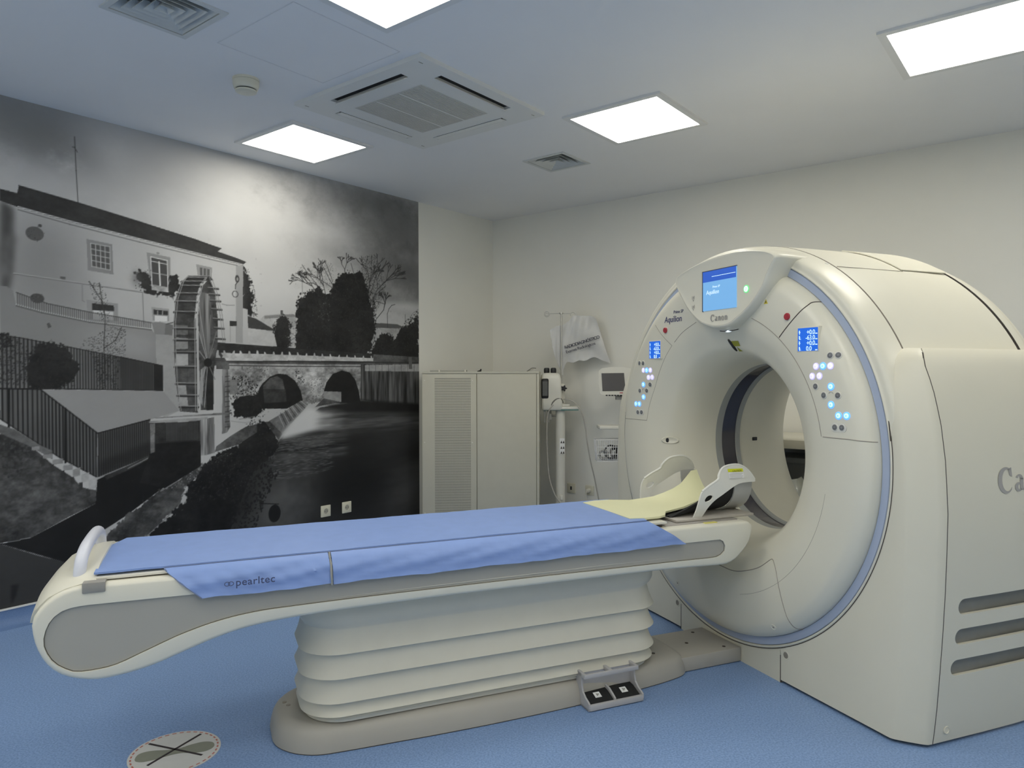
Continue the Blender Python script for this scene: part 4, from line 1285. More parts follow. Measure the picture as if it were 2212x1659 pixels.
tube('injector_hose', catmull([(.018, -.05, 1.06), (.0, -.07, 1.092), (-.035, -.075, 1.092), (-.072, -.075, 1.055), (-.085, -.06, 1.00), (-.070, -.03, .955), (-.04, -.02, .952)], 6), .0075, CABLED, IR, seg=8)
tube('power_cable', catmull([(-.060, -.075, 1.045), (-.090, -.075, 1.01), (-.110, -.06, .945), (-.114, -.055, .85), (-.113, -.055, .725), (-.108, -.055, .60), (-.095, -.06, .45), (-.05, -.07, .31), (.03, -.08, .19), (.08, -.09, .06), (.10, -.1, .006)], 6), .0060, CABLE, IR, seg=8)
tube('signal_cable', catmull([(.025, -.03, 1.088), (.07, -.06, 1.085), (.125, -.075, 1.052), (.175, -.075, .966), (.203, -.06, .85), (.219, -.05, .724), (.250, -.04, .56), (.285, -.02, .416), (.323, .0, .217), (.34, .02, .08), (.36, .06, .006)], 6), .0055, CABLE, IR, seg=8)

# drip pole clamped to the injector
PR_ = root('drip_pole', IV + Vector((.010, .02, 1.215)), 0, 'thin steel drip pole with two hooks above the contrast injector', 'pole')
tube('rod', [(0, 0, .0), (0, 0, .30), (0, 0, .58)], .0068, METAL, PR_, seg=10)
lathe_z('hub', [(.010, .575), (.018, .577), (.018, .587), (.009, .590)], METAL, PR_, seg=16)
tube('cross_bar', [(-.108, 0, .580), (0, 0, .582), (.085, 0, .580)], .0030, METAL, PR_, seg=8)
tube('hook', [(-.118 + .021 * math.cos(t), .004 * math.sin(t * .5), .576 + .021 * math.sin(t)) for t in np.linspace(.1, 2 * PI - .1, 22)], .0030, METAL, PR_, seg=7)
tube('hook', [(-.118 + .014 * math.cos(t), .012 + .002 * math.sin(t), .574 + .012 * math.sin(t)) for t in np.linspace(0, 2 * PI - .3, 18)], .0024, METAL, PR_, seg=7)
tube('hook', [(.098 + .021 * math.cos(t), 0, .573 + .017 * math.sin(t)) for t in np.linspace(PI + .6, -.5, 18)], .0030, METAL, PR_, seg=7)

# printed plastic bag hanging from the hook
BGM = mat('white_plastic_film', (.80, .80, .78), .28, noise=.02, nscale=20, alpha=.68, spec=.5)
BR = root('plastic_bag', IV + Vector((.108, .052, 1.78)), 0, 'crumpled white printed plastic bag hanging from the drip pole hook', 'bag')
rg = random.Random(3)
top = [(-.16, -.10), (-.13, -.086), (-.08, -.075), (-.03, -.04), (.0, -.002), (.04, .0), (.09, -.004), (.15, -.006), (.185, -.030)]
bot = [(-.085, -.50), (-.080, -.44), (-.05, -.385), (.0, -.39), (.05, -.372), (.10, -.375), (.17, -.345), (.235, -.372), (.300, -.395)]
left = [(-.19, -.118), (-.15, -.17), (-.125, -.25), (-.098, -.35), (-.085, -.50)]
def bag_sheet(nm, yb, seed, dx=0):
    NI, NJ = 26, 34
    ct = catmull([(x, 0, z) for x, z in [(-.19, -.118)] + top], 5); cb = catmull([(x, 0, z) for x, z in bot], 5)
    def samp(c, t):
        f_ = t * (len(c) - 1); i = min(len(c) - 2, int(f_)); return c[i] + (c[i + 1] - c[i]) * (f_ - i)
    g_ = []
    for i in range(NI + 1):
        s = i / NI
        row = []
        for j in range(NJ + 1):
            t = j / NJ
            a, b = samp(ct, t), samp(cb, t)
            x = a.x + (b.x - a.x) * s
            z = a.z + (b.z - a.z) * s
            x -= .02 * math.sin(PI * s) * (1 - t)
            fold = .007 * math.sin(t * 16 + seed + 3 * s) * (1 - .5 * s) + .006 * math.sin(t * 9 - s * 7 + seed * 2) + .004 * math.sin(31 * t + 11 * s + seed)
            y = yb + fold + .018 * math.sin(PI * t) * math.sin(PI * min(1, s * 1.1)) * (-1 if yb < 0 else 1)
            row.append((x + dx, y - .24 * max(0.0, x - .02), z))
        g_.append(row)
    return sheet(nm, g_, .001, BGM, BR, smooth=80)
bf = bag_sheet('bag_front', -.012, .4)
bag_sheet('bag_back', .014, 2.0, .006)
BT = mat('bag_print', (.05, .05, .07), .6, noise=.02)
a1 = math.radians(17)
def bagM(x, z): return frame((x, -.046, z), (math.cos(a1), 0, math.sin(a1)), (-math.sin(a1), 0, math.cos(a1)), (0, -1, 0))
def lay_on_bag(o):
    for v in o.data.vertices:
        v.co.y -= .24 * max(0.0, v.co.x - .02)
lay_on_bag(text('bag_lettering', 'RADIODIAGNÓSTICO', .0355, BT, bagM(-.070, -.278), bf, ext=.0003, bold=.0006, space=.80))
lay_on_bag(text('bag_lettering', 'Exames Radiológicos', .0340, BT, bagM(-.058, -.315), bf, ext=.0003, bold=.0004, space=.88))

# ================================================================== patient monitor stand
MX, MY = .89, 5.60
MS = root('monitor_stand', Vector((MX, MY, 0)), 0, 'slim white stand carrying a monitor, shelf and wire basket beside scanner', 'stand')
lathe_z('foot', [(.20, 0), (.20, .02), (.06, .05)], PLASTIC, MS, seg=32)
tube('pole', [(0, .03, .03), (0, .03, 1.095)], .017, PLASTIC, MS, seg=14)
box('shelf', -.225, .06, -.12, .06, .871, .898, PLASTIC, MS, bevel=.008)
box('monitor_mount', -.08, .02, -.02, 0.05, 1.095, 1.124, mat('mount_grey', (.36, .36, .34), .5, noise=.02), MS)
MO = root('patient_monitor', Vector((MX, MY, 1.135)), math.radians(-6), 'small white patient monitor with blank grey screen on the slim stand', 'monitor')
shp = [(-.205, .012), (-.190, .0), (.03, .0), (.045, .012), (.05, .19), (.03, .205), (-.02, .213), (-.10, .214), (-.18, .205), (-.205, .186), (-.212, .10)]
prism('housing', shp, lambda x, z: (x + (z * -.05), -.07, z), lambda x, z: (x, .06, z), PLASTIC, MO)
prism('screen', [(-.186, .028), (-.010, .030), (-.022, .168), (-.194, .166)], lambda x, z: (x, -.0725, z), lambda x, z: (x, -.069, z), mat('monitor_grey', (.115, .11, .11), .25, noise=.03, nscale=10), MO)
boxes('connector_row', [(-.16 + .022 * k, -.146 + .022 * k, -.05, .02, -.010, .0) for k in range(6)], mat('connector_dark', (.08, .08, .08), .5, noise=.03), MO)
box('status_strip', -.055, -.015, -.0722, -.068, .012, .018, RED, MO)
tube('monitor_lead', catmull([(-.03, -.02, -.005), (-.03, -.03, -.05), (-.025, -.02, -.09), (-.02, .0, -.16)], 5), .008, CABLED, MO)
# wire basket
WBK = root('wire_basket', Vector((MX - .15, MY - .03, .625)), 0, 'white wire basket full of coiled cables under the shelf', 'basket')
bm = bmesh.new()
bx0, bx1, by0, by1, bh = -.098, .125, -.06, .08, .165
for z in (.0, .055, .110, bh):
    k = .88 + .12 * z / bh
    bm_tube(bm, [(bx0 * k, by0 * k, z), (bx1 * k, by0 * k, z), (bx1 * k, by1 * k, z), (bx0 * k, by1 * k, z)], .0028 if z not in (bh,) else .0035, 6, True)
for t in np.linspace(0, 1, 14):
    x = bx0 + (bx1 - bx0) * t
    bm_tube(bm, [(x, by0, bh), (x * .88, by0 * .88, 0), (x * .88, by1 * .88, 0), (x, by1, bh)], .0022, 5)
for t in np.linspace(0.2, .8, 4):
    y = by0 + (by1 - by0) * t
    bm_tube(bm, [(bx0, y, bh), (bx0 * .88, y * .88, 0), (bx1 * .88, y * .88, 0), (bx1, y, bh)], .0022, 5)
bm_obj('wire_frame', bm, mat('white_wire', (.82, .82, .80), .4, noise=.01), WBK, 60)
CB = root('cable_coil', Vector((MX - .15, MY - .03, .630)), 0, 'dark and grey coiled leads lying inside the wire basket', 'cable')
def coil(cx, cz, rx, rz, y, turns, m, r_=.008, nm='lead', ph=0):
    tube(nm, [(cx + (rx - .004 * t / 6) * math.cos(t + ph), y + .004 * math.sin(t * 2) + .003 * t, cz + (rz - .002 * t / 6) * math.sin(t + ph)) for t in np.linspace(0, turns * 2 * PI, 26 * turns)], r_, m, CB, seg=6)
coil(.02, .063, .050, .052, -.035, 2, BLACK, .007)
coil(.06, .060, .040, .048, -.02, 2, CABLED, .008, ph=1)
coil(-.035, .042, .036, .032, -.03, 2, mat('pale_lead', (.42, .42, .40), .5, noise=.03), .009)
tube('lead', catmull([(.05, -.04, .03), (.08, -.045, .07), (.085, -.045, .115), (.095, -.04, .13)], 6), .009, BLACK, CB)
tube('lead', catmull([(.03, -.045, .085), (.08, -.048, .10), (.09, -.045, .085), (.095, -.04, .03)], 6), .008, BLACK, CB)

# ================================================================== worktop behind the scanner, seen through the bore
QR = root('work_table', RW(WB - .34, 1.30, 0), TH - PI / 2, 'pale worktop table against the back wall, seen through the bore', 'table')
WT = mat('pale_laminate', (.72, .69, .58), .45, noise=.015, nscale=12)
box('table_top', -.60, .60, -.30, .30, .83, .885, WT, QR, bevel=.004)
box('back_panel', -.55, .55, .255, .275, .12, .83, mat('grey_panel', (.26, .26, .25), .6, noise=.03), QR)
for x in (-.56, .56):
    for y in (-.26, .26):
        box('leg', x - .02, x + .02, y - .02, y + .02, 0, .83, METAL, QR)
box('lower_shelf', -.56, .56, -.26, .26, .40, .43, WT, QR)
HB = root('grey_box', RW(WB - .30, 1.34, .43), TH - PI / 2, 'dark grey storage box on the shelf under the worktop table', 'box')
box('box_body', -.28, .30, -.14, .16, 0, .30, mat('box_grey', (.16, .16, .155), .6, noise=.04, nscale=14), HB, bevel=.006)
box('box_lid', -.29, .31, -.15, .17, .29, .325, mat('box_lid_grey', (.20, .20, .19), .6, noise=.04, nscale=14), HB, bevel=.005)
PB = root('plastic_pack', RW(WB - .53, 1.42, .43), TH - PI / 2, 'clear crumpled plastic pack in front of the dark grey storage box', 'pack')
g_ = [[(-.16 + .32 * j / 12, -.04 + .02 * math.sin(j * 1.7 + i) - .05 * math.sin(PI * i / 8), .02 + .19 * i / 8 + .015 * math.sin(j * 2.3 + i * 1.1)) for j in range(13)] for i in range(9)]
sheet('wrapping', g_, .002, mat('clear_film', (.62, .64, .58), .2, noise=.05, nscale=20, spec=.6), PB)
box('contents', -.13, .13, .0, .05, .0, .15, mat('pack_cream', (.55, .53, .46), .6, noise=.03), PB, bevel=.01)
GB = root('green_bottle', RW(WB - .55, 1.62, .43), 0, 'small dark green bottle beside the clear plastic pack', 'bottle')
lathe_z('body', [(.028, 0), (.030, .01), (.030, .11), (.014, .135)], mat('dark_green', (.03, .07, .04), .35, noise=.03), GB, seg=20)
lathe_z('cap', [(.015, .135), (.015, .16), (.012, .163)], BLACK, GB, seg=16)

# ================================================================== black-and-white photo mural on the left wall
# picture elements in millimetres on the wall: x along the wall, z above the floor
MURAL = [
('B',95,(1401,2609),365,145,0.8),
('B',88,(1575,2505),315,113,0.6),
('B',110,(1278,2670),255,118,0.6),
('B',150,(1398,2318),292,97,0.7),
('B',160,(1839,2568),183,238,0.6),
('B',150,(2620,2542),706,334,0.8),
('B',150,(2753,2197),488,249,0.7),
('B',180,(2302,2248),383,173,0.6),
('B',165,(3041,1848),582,196,0.7),
('B',150,(2043,1985),287,165,0.5),
('B',100,(3720,2622),550,143,0.9),
('B',82,(4009,2451),598,262,0.9),
('B',70,(4109,2126),438,228,0.9),
('B',78,(3809,1911),299,91,0.5),
('B',150,(4107,1841),324,38,0.9),
('B',120,(3364,2216),262,171,0.5),
('B',165,(2614,1812),206,213,0.6),
('B',165,(3282,2340),255,84,0.6),
('B',125,(3536,2169),181,70,0.5),
('B',130,(2937,2925),649,70,0.5),
('B',90,(1971,2856),587,49,0.4),
('P',140,0.1,1,0,((2755,1669),(2787,1699),(2917,1717),(3041,1715),(3040,1557),(2786,1567))),
('P',105,0,1,0,((2787,1694),(2852,1703),(3019,1721),(3036,1703),(2787,1675))),
('P',70,0,1,0,((2912,1740),(2931,1742),(2931,1713),(2912,1711))),
('P',125,0.15,1,0,((3686,1658),(3771,1695),(4067,1676),(3975,1570),(3685,1506))),
('P',70,0,1,0,((3756,1699),(3991,1701),(4082,1677),(3975,1666),(3770,1662))),
('L',45,4,((3890,1668),(3887,1778),(3905,1819),(3934,1849),(3969,1858))),
('L',60,3,((4080,1785),(4082,1711))),
('L',95,3,((3090,1980),(3091,1866))),
('P',30,0.3,11,0,((2620,2037),(2645,2017),(2660,2005),(2640,1966),(2691,1948),(2664,1927),(2697,1898),(2659,1890),(2707,1850),(2674,1840),(2725,1807),(2684,1785),(2709,1745),(2679,1734),(2724,1704),(2683,1683),(2657,1691),(2627,1726))),
('F',28,240,9,1,((2615,2027),(2685,1971),(2735,1789),(2735,1686),(2627,1689))),
('P',28,0.35,11,0,((3036,1754),(3039,1439),(3713,1453),(3756,1650),(3743,1802),(3688,1949),(3633,2073),(3539,2063),(3447,2063),(3395,2016),(3344,1919),(3306,1854),(3232,1939),(3196,1895),(3136,1890),(3077,1835))),
('F',27,1500,14,2,((3037,1832),(3077,1875),(3148,1901),(3245,1950),(3306,1864),(3395,2037),(3486,2089),(3579,2067),(3689,2079),(3771,1804),(3769,1454),(3034,1439))),
('F',46,420,8,77,((3054,1794),(3220,1897),(3421,2008),(3661,2033),(3743,1758),(3713,1474),(3051,1459))),
('F',62,40,10,78,((3232,1858),(3331,1856),(3330,1692),(3218,1685))),
('F',36,1300,7,3,((3607,2187),(3731,2230),(3816,2169),(3873,2010),(3844,1897),(3757,1759),(3660,1947))),
('F',45,420,5,4,((3044,2009),(3090,2079),(3197,2036),(3258,2124),(3358,2115),(3369,1962),(3220,1928),(3125,1959))),
('L',40,3,((3038,2009),(3137,2010),(3245,1986),(3344,1939),(3407,1914))),
('L',40,3,((3228,2135),(3282,2066),(3344,1970),(3388,1922))),
('L',40,4,((3090,2074),(3137,2019),(3214,1947),(3232,1888))),
('L',40,4,((3283,2127),(3320,2060),(3357,1981))),
('L',40,4,((3731,2219),(3723,2083),(3688,1917))),
('L',40,3,((3816,2158),(3744,1998),(3701,1886))),
('L',40,4,((3873,1999),(3772,1924),(3715,1822))),
('L',40,4,((3858,1854),(3772,1869),(3715,1800))),
('L',40,3,((3526,2135),(3552,2064),(3605,1942))),
('L',40,4,((3125,1949),(3184,1954),(3245,1930))),
('P',32,0.3,11,0,((2862,1646),(2895,1696),(2928,1717),(2973,1672),(2995,1595),(2983,1468),(2850,1464),(2862,1579))),
('F',30,300,11,5,((2851,1646),(2929,1722),(2995,1673),(3005,1468),(2850,1464))),
('F',70,70,9,6,((2984,1672),(3041,1675),(3040,1498),(2983,1497))),
('L',38,5,((3692,1902),(3709,2010))),
('L',38,4,((3709,2010),(3690,2087))),
('L',38,3,((3690,2087),(3645,2130))),
('L',38,3,((3645,2130),(3602,2156))),
('L',38,3,((3602,2156),(3574,2180))),
('L',38,3,((3602,2156),(3581,2174))),
('L',38,3,((3645,2130),(3628,2169))),
('L',38,3,((3628,2169),(3627,2203))),
('L',38,3,((3628,2169),(3608,2187))),
('L',38,3,((3628,2169),(3607,2186))),
('L',38,3,((3690,2087),(3670,2129))),
('L',38,3,((3670,2129),(3643,2140))),
('L',38,3,((3643,2140),(3624,2138))),
('L',38,3,((3643,2140),(3633,2153))),
('L',38,3,((3670,2129),(3672,2165))),
('L',38,3,((3672,2165),(3689,2192))),
('L',38,3,((3672,2165),(3688,2192))),
('L',38,4,((3709,2010),(3731,2070))),
('L',38,3,((3731,2070),(3761,2100))),
('L',38,3,((3761,2100),(3789,2119))),
('L',38,3,((3789,2119),(3807,2135))),
('L',38,3,((3789,2119),(3811,2123))),
('L',38,3,((3761,2100),(3788,2118))),
('L',38,3,((3788,2118),(3809,2130))),
('L',38,3,((3788,2118),(3815,2121))),
('L',38,3,((3731,2070),(3776,2103))),
('L',38,3,((3776,2103),(3819,2109))),
('L',38,3,((3819,2109),(3853,2110))),
('L',38,3,((3819,2109),(3852,2112))),
('L',38,3,((3819,2109),(3853,2118))),
('L',38,3,((3776,2103),(3811,2111))),
('L',38,3,((3811,2111),(3834,2114))),
('L',38,3,((3811,2111),(3837,2119))),
('L',38,3,((3811,2111),(3836,2108))),
('L',38,3,((3776,2103),(3798,2135))),
('L',38,3,((3798,2135),(3818,2160))),
('L',38,3,((3798,2135),(3821,2152))),
('L',38,3,((3731,2070),(3751,2104))),
('L',38,3,((3751,2104),(3748,2128))),
('L',38,3,((3748,2128),(3741,2141))),
('L',38,3,((3748,2128),(3738,2141))),
('L',38,3,((3748,2128),(3741,2141))),
('L',38,3,((3751,2104),(3766,2128))),
('L',38,3,((3766,2128),(3763,2146))),
('L',38,3,((3766,2128),(3778,2143))),
('L',38,3,((3751,2104),(3762,2130))),
('L',38,3,((3762,2130),(3765,2146))),
('L',38,3,((3762,2130),(3755,2148))),
('L',38,3,((3762,2130),(3761,2147))),
('L',38,4,((3709,2010),(3764,2091))),
('L',38,3,((3764,2091),(3791,2155))),
('L',38,3,((3791,2155),(3829,2190))),
('L',38,3,((3829,2190),(3840,2216))),
('L',38,3,((3829,2190),(3862,2217))),
('L',38,3,((3791,2155),(3783,2205))),
('L',38,3,((3783,2205),(3752,2229))),
('L',38,3,((3783,2205),(3788,2237))),
('L',38,3,((3783,2205),(3779,2244))),
('L',38,3,((3764,2091),(3836,2134))),
('L',38,3,((3836,2134),(3880,2169))),
('L',38,3,((3880,2169),(3918,2183))),
('L',38,3,((3880,2169),(3910,2193))),
('L',38,3,((3880,2169),(3905,2189))),
('L',38,3,((3836,2134),(3869,2172))),
('L',38,3,((3869,2172),(3879,2199))),
('L',38,3,((3869,2172),(3881,2198))),
('L',38,5,((3715,1850),(3788,1965))),
('L',38,4,((3788,1965),(3879,2044))),
('L',38,3,((3879,2044),(3895,2108))),
('L',38,3,((3895,2108),(3899,2143))),
('L',38,3,((3899,2143),(3908,2165))),
('L',38,3,((3899,2143),(3910,2167))),
('L',38,3,((3899,2143),(3895,2165))),
('L',38,3,((3895,2108),(3920,2147))),
('L',38,3,((3920,2147),(3945,2174))),
('L',38,3,((3920,2147),(3920,2176))),
('L',38,3,((3920,2147),(3914,2177))),
('L',38,3,((3879,2044),(3942,2100))),
('L',38,3,((3942,2100),(3995,2124))),
('L',38,3,((3995,2124),(4029,2132))),
('L',38,3,((3995,2124),(4027,2145))),
('L',38,3,((3995,2124),(4035,2148))),
('L',38,3,((3942,2100),(3990,2146))),
('L',38,3,((3990,2146),(4019,2183))),
('L',38,3,((3990,2146),(4018,2183))),
('L',38,3,((3990,2146),(4032,2158))),
('L',38,3,((3879,2044),(3951,2099))),
('L',38,3,((3951,2099),(3979,2139))),
('L',38,3,((3979,2139),(3974,2172))),
('L',38,3,((3979,2139),(4016,2162))),
('L',38,3,((3951,2099),(4026,2118))),
('L',38,3,((4026,2118),(4068,2117))),
('L',38,3,((4026,2118),(4075,2130))),
('L',38,3,((4026,2118),(4077,2138))),
('L',38,4,((3788,1965),(3880,2040))),
('L',38,3,((3880,2040),(3967,2090))),
('L',38,3,((3967,2090),(4005,2143))),
('L',38,3,((4005,2143),(4002,2181))),
('L',38,3,((4005,2143),(4039,2171))),
('L',38,3,((4005,2143),(4035,2185))),
('L',38,3,((3967,2090),(4031,2111))),
('L',38,3,((4031,2111),(4081,2124))),
('L',38,3,((4031,2111),(4069,2130))),
('L',38,3,((3967,2090),(4040,2103))),
('L',38,3,((4040,2103),(4085,2136))),
('L',38,3,((4040,2103),(4086,2117))),
('L',38,3,((4040,2103),(4073,2124))),
('L',38,3,((3880,2040),(3967,2066))),
('L',38,3,((3967,2066),(4038,2074))),
('L',38,3,((4038,2074),(4095,2077))),
('L',38,3,((4038,2074),(4086,2079))),
('L',38,3,((4038,2074),(4082,2088))),
('L',38,3,((3967,2066),(4008,2096))),
('L',38,3,((4008,2096),(4026,2120))),
('L',38,3,((4008,2096),(4036,2108))),
('L',38,3,((4008,2096),(4018,2121))),
('L',38,4,((3788,1965),(3780,2036))),
('L',38,3,((3780,2036),(3807,2086))),
('L',38,3,((3807,2086),(3832,2110))),
('L',38,3,((3832,2110),(3839,2126))),
('L',38,3,((3832,2110),(3847,2125))),
('L',38,3,((3807,2086),(3799,2123))),
('L',38,3,((3799,2123),(3793,2151))),
('L',38,3,((3799,2123),(3786,2143))),
('L',38,3,((3807,2086),(3829,2126))),
('L',38,3,((3829,2126),(3856,2141))),
('L',38,3,((3829,2126),(3854,2152))),
('L',38,3,((3780,2036),(3764,2086))),
('L',38,3,((3764,2086),(3756,2118))),
('L',38,3,((3756,2118),(3767,2139))),
('L',38,3,((3756,2118),(3752,2144))),
('L',38,3,((3764,2086),(3733,2109))),
('L',38,3,((3733,2109),(3712,2129))),
('L',38,3,((3733,2109),(3707,2123))),
('L',38,5,((3238,1864),(3177,1929))),
('L',38,3,((3177,1929),(3108,1952))),
('L',38,3,((3108,1952),(3061,1976))),
('L',38,3,((3061,1976),(3023,1975))),
('L',38,3,((3023,1975),(3003,1979))),
('L',38,3,((3023,1975),(2997,1967))),
('L',38,3,((3061,1976),(3026,1986))),
('L',38,3,((3026,1986),(3010,2001))),
('L',38,3,((3026,1986),(3002,1991))),
('L',38,3,((3026,1986),(3008,1995))),
('L',38,3,((3108,1952),(3054,1964))),
('L',38,3,((3054,1964),(3020,1963))),
('L',38,3,((3020,1963),(2996,1954))),
('L',38,3,((3020,1963),(3000,1974))),
('L',38,3,((3054,1964),(3011,1950))),
('L',38,3,((3011,1950),(2978,1956))),
('L',38,3,((3011,1950),(2979,1950))),
('L',38,3,((3011,1950),(2989,1927))),
('L',38,3,((3108,1952),(3081,1982))),
('L',38,3,((3081,1982),(3075,2010))),
('L',38,3,((3075,2010),(3065,2022))),
('L',38,3,((3075,2010),(3080,2029))),
('L',38,3,((3075,2010),(3066,2028))),
('L',38,3,((3081,1982),(3070,2008))),
('L',38,3,((3070,2008),(3055,2023))),
('L',38,3,((3070,2008),(3073,2026))),
('L',38,3,((3081,1982),(3068,2007))),
('L',38,3,((3068,2007),(3064,2027))),
('L',38,3,((3068,2007),(3053,2016))),
('L',38,3,((3068,2007),(3066,2026))),
('L',38,3,((3177,1929),(3129,1959))),
('L',38,3,((3129,1959),(3106,1988))),
('L',38,3,((3106,1988),(3084,1998))),
('L',38,3,((3084,1998),(3064,1999))),
('L',38,3,((3084,1998),(3070,2006))),
('L',38,3,((3106,1988),(3105,2008))),
('L',38,3,((3105,2008),(3112,2022))),
('L',38,3,((3105,2008),(3111,2019))),
('L',38,3,((3105,2008),(3102,2020))),
('L',38,3,((3106,1988),(3081,1998))),
('L',38,3,((3081,1998),(3071,2011))),
('L',38,3,((3081,1998),(3065,2003))),
('L',38,3,((3081,1998),(3059,1997))),
('L',38,3,((3129,1959),(3096,1985))),
('L',38,3,((3096,1985),(3088,2014))),
('L',38,3,((3088,2014),(3075,2027))),
('L',38,3,((3088,2014),(3079,2031))),
('L',38,3,((3088,2014),(3091,2034))),
('L',38,3,((3096,1985),(3073,1997))),
('L',38,3,((3073,1997),(3058,2009))),
('L',38,3,((3073,1997),(3060,2008))),
('L',38,3,((3073,1997),(3052,2005))),
('L',38,3,((3177,1929),(3152,1970))),
('L',38,3,((3152,1970),(3127,1990))),
('L',38,3,((3127,1990),(3123,2008))),
('L',38,3,((3123,2008),(3131,2022))),
('L',38,3,((3123,2008),(3121,2021))),
('L',38,3,((3127,1990),(3124,2010))),
('L',38,3,((3124,2010),(3126,2024))),
('L',38,3,((3124,2010),(3129,2025))),
('L',38,3,((3124,2010),(3132,2025))),
('L',38,3,((3152,1970),(3122,1986))),
('L',38,3,((3122,1986),(3110,2007))),
('L',38,3,((3110,2007),(3101,2016))),
('L',38,3,((3110,2007),(3096,2014))),
('L',38,3,((3110,2007),(3098,2017))),
('L',38,3,((3122,1986),(3115,2002))),
('L',38,3,((3115,2002),(3110,2015))),
('L',38,3,((3115,2002),(3117,2015))),
('L',38,3,((3115,2002),(3113,2014))),
('L',38,3,((3122,1986),(3101,1990))),
('L',38,3,((3101,1990),(3085,1989))),
('L',38,3,((3101,1990),(3085,1990))),
('L',38,5,((3299,1852),(3274,1942))),
('L',38,3,((3274,1942),(3244,1989))),
('L',38,3,((3244,1989),(3235,2029))),
('L',38,3,((3235,2029),(3243,2054))),
('L',38,3,((3243,2054),(3236,2070))),
('L',38,3,((3243,2054),(3251,2074))),
('L',38,3,((3235,2029),(3247,2051))),
('L',38,3,((3247,2051),(3260,2061))),
('L',38,3,((3247,2051),(3248,2069))),
('L',38,3,((3247,2051),(3256,2069))),
('L',38,3,((3235,2029),(3222,2050))),
('L',38,3,((3222,2050),(3223,2066))),
('L',38,3,((3222,2050),(3208,2062))),
('L',38,3,((3222,2050),(3212,2065))),
('L',38,3,((3244,1989),(3250,2032))),
('L',38,3,((3250,2032),(3261,2056))),
('L',38,3,((3261,2056),(3257,2069))),
('L',38,3,((3261,2056),(3264,2073))),
('L',38,3,((3250,2032),(3266,2056))),
('L',38,3,((3266,2056),(3269,2071))),
('L',38,3,((3266,2056),(3264,2071))),
('L',38,3,((3266,2056),(3287,2068))),
('L',38,3,((3250,2032),(3249,2060))),
('L',38,3,((3249,2060),(3249,2080))),
('L',38,3,((3249,2060),(3252,2080))),
('L',38,3,((3249,2060),(3241,2080))),
('L',38,3,((3244,1989),(3234,2025))),
('L',38,3,((3234,2025),(3227,2045))),
('L',38,3,((3227,2045),(3232,2061))),
('L',38,3,((3227,2045),(3217,2054))),
('L',38,3,((3227,2045),(3230,2057))),
('L',38,3,((3234,2025),(3237,2046))),
('L',38,3,((3237,2046),(3229,2058))),
('L',38,3,((3237,2046),(3244,2060))),
('L',38,3,((3237,2046),(3246,2061))),
('L',38,3,((3274,1942),(3223,1996))),
('L',38,3,((3223,1996),(3220,2050))),
('L',38,3,((3220,2050),(3204,2082))),
('L',38,3,((3204,2082),(3186,2102))),
('L',38,3,((3204,2082),(3190,2102))),
('L',38,3,((3204,2082),(3181,2098))),
('L',38,3,((3220,2050),(3192,2078))),
('L',38,3,((3192,2078),(3180,2104))),
('L',38,3,((3192,2078),(3179,2096))),
('L',38,3,((3192,2078),(3190,2100))),
('L',38,3,((3220,2050),(3232,2088))),
('L',38,3,((3232,2088),(3256,2108))),
('L',38,3,((3232,2088),(3231,2109))),
('L',38,3,((3232,2088),(3257,2114))),
('L',38,3,((3223,1996),(3175,2015))),
('L',38,3,((3175,2015),(3135,2009))),
('L',38,3,((3135,2009),(3113,2005))),
('L',38,3,((3135,2009),(3112,2014))),
('L',38,3,((3175,2015),(3152,2040))),
('L',38,3,((3152,2040),(3135,2050))),
('L',38,3,((3152,2040),(3139,2055))),
('L',38,3,((3175,2015),(3139,2020))),
('L',38,3,((3139,2020),(3118,2015))),
('L',38,3,((3139,2020),(3114,2028))),
('L',38,3,((3139,2020),(3116,2023))),
('L',38,3,((3274,1942),(3261,2010))),
('L',38,3,((3261,2010),(3249,2063))),
('L',38,3,((3249,2063),(3265,2104))),
('L',38,3,((3265,2104),(3267,2130))),
('L',38,3,((3265,2104),(3297,2127))),
('L',38,3,((3265,2104),(3288,2131))),
('L',38,3,((3249,2063),(3249,2100))),
('L',38,3,((3249,2100),(3256,2122))),
('L',38,3,((3249,2100),(3246,2123))),
('L',38,3,((3261,2010),(3238,2045))),
('L',38,3,((3238,2045),(3208,2062))),
('L',38,3,((3208,2062),(3187,2070))),
('L',38,3,((3208,2062),(3197,2083))),
('L',38,3,((3238,2045),(3225,2065))),
('L',38,3,((3225,2065),(3218,2081))),
('L',38,3,((3225,2065),(3221,2083))),
('L',38,3,((3238,2045),(3209,2062))),
('L',38,3,((3209,2062),(3184,2070))),
('L',38,3,((3209,2062),(3185,2072))),
('L',38,3,((3209,2062),(3196,2074))),
('L',38,5,((3770,1727),(3848,1806))),
('L',38,4,((3848,1806),(3866,1858))),
('L',38,3,((3866,1858),(3872,1895))),
('L',38,3,((3872,1895),(3875,1921))),
('L',38,3,((3875,1921),(3861,1936))),
('L',38,3,((3875,1921),(3863,1936))),
('L',38,3,((3875,1921),(3871,1938))),
('L',38,3,((3872,1895),(3864,1916))),
('L',38,3,((3864,1916),(3855,1929))),
('L',38,3,((3864,1916),(3865,1929))),
('L',38,3,((3872,1895),(3891,1914))),
('L',38,3,((3891,1914),(3910,1927))),
('L',38,3,((3891,1914),(3909,1926))),
('L',38,3,((3891,1914),(3912,1922))),
('L',38,3,((3866,1858),(3869,1900))),
('L',38,3,((3869,1900),(3861,1931))),
('L',38,3,((3861,1931),(3857,1948))),
('L',38,3,((3861,1931),(3869,1951))),
('L',38,3,((3869,1900),(3858,1926))),
('L',38,3,((3858,1926),(3845,1940))),
('L',38,3,((3858,1926),(3843,1939))),
('L',38,3,((3869,1900),(3886,1929))),
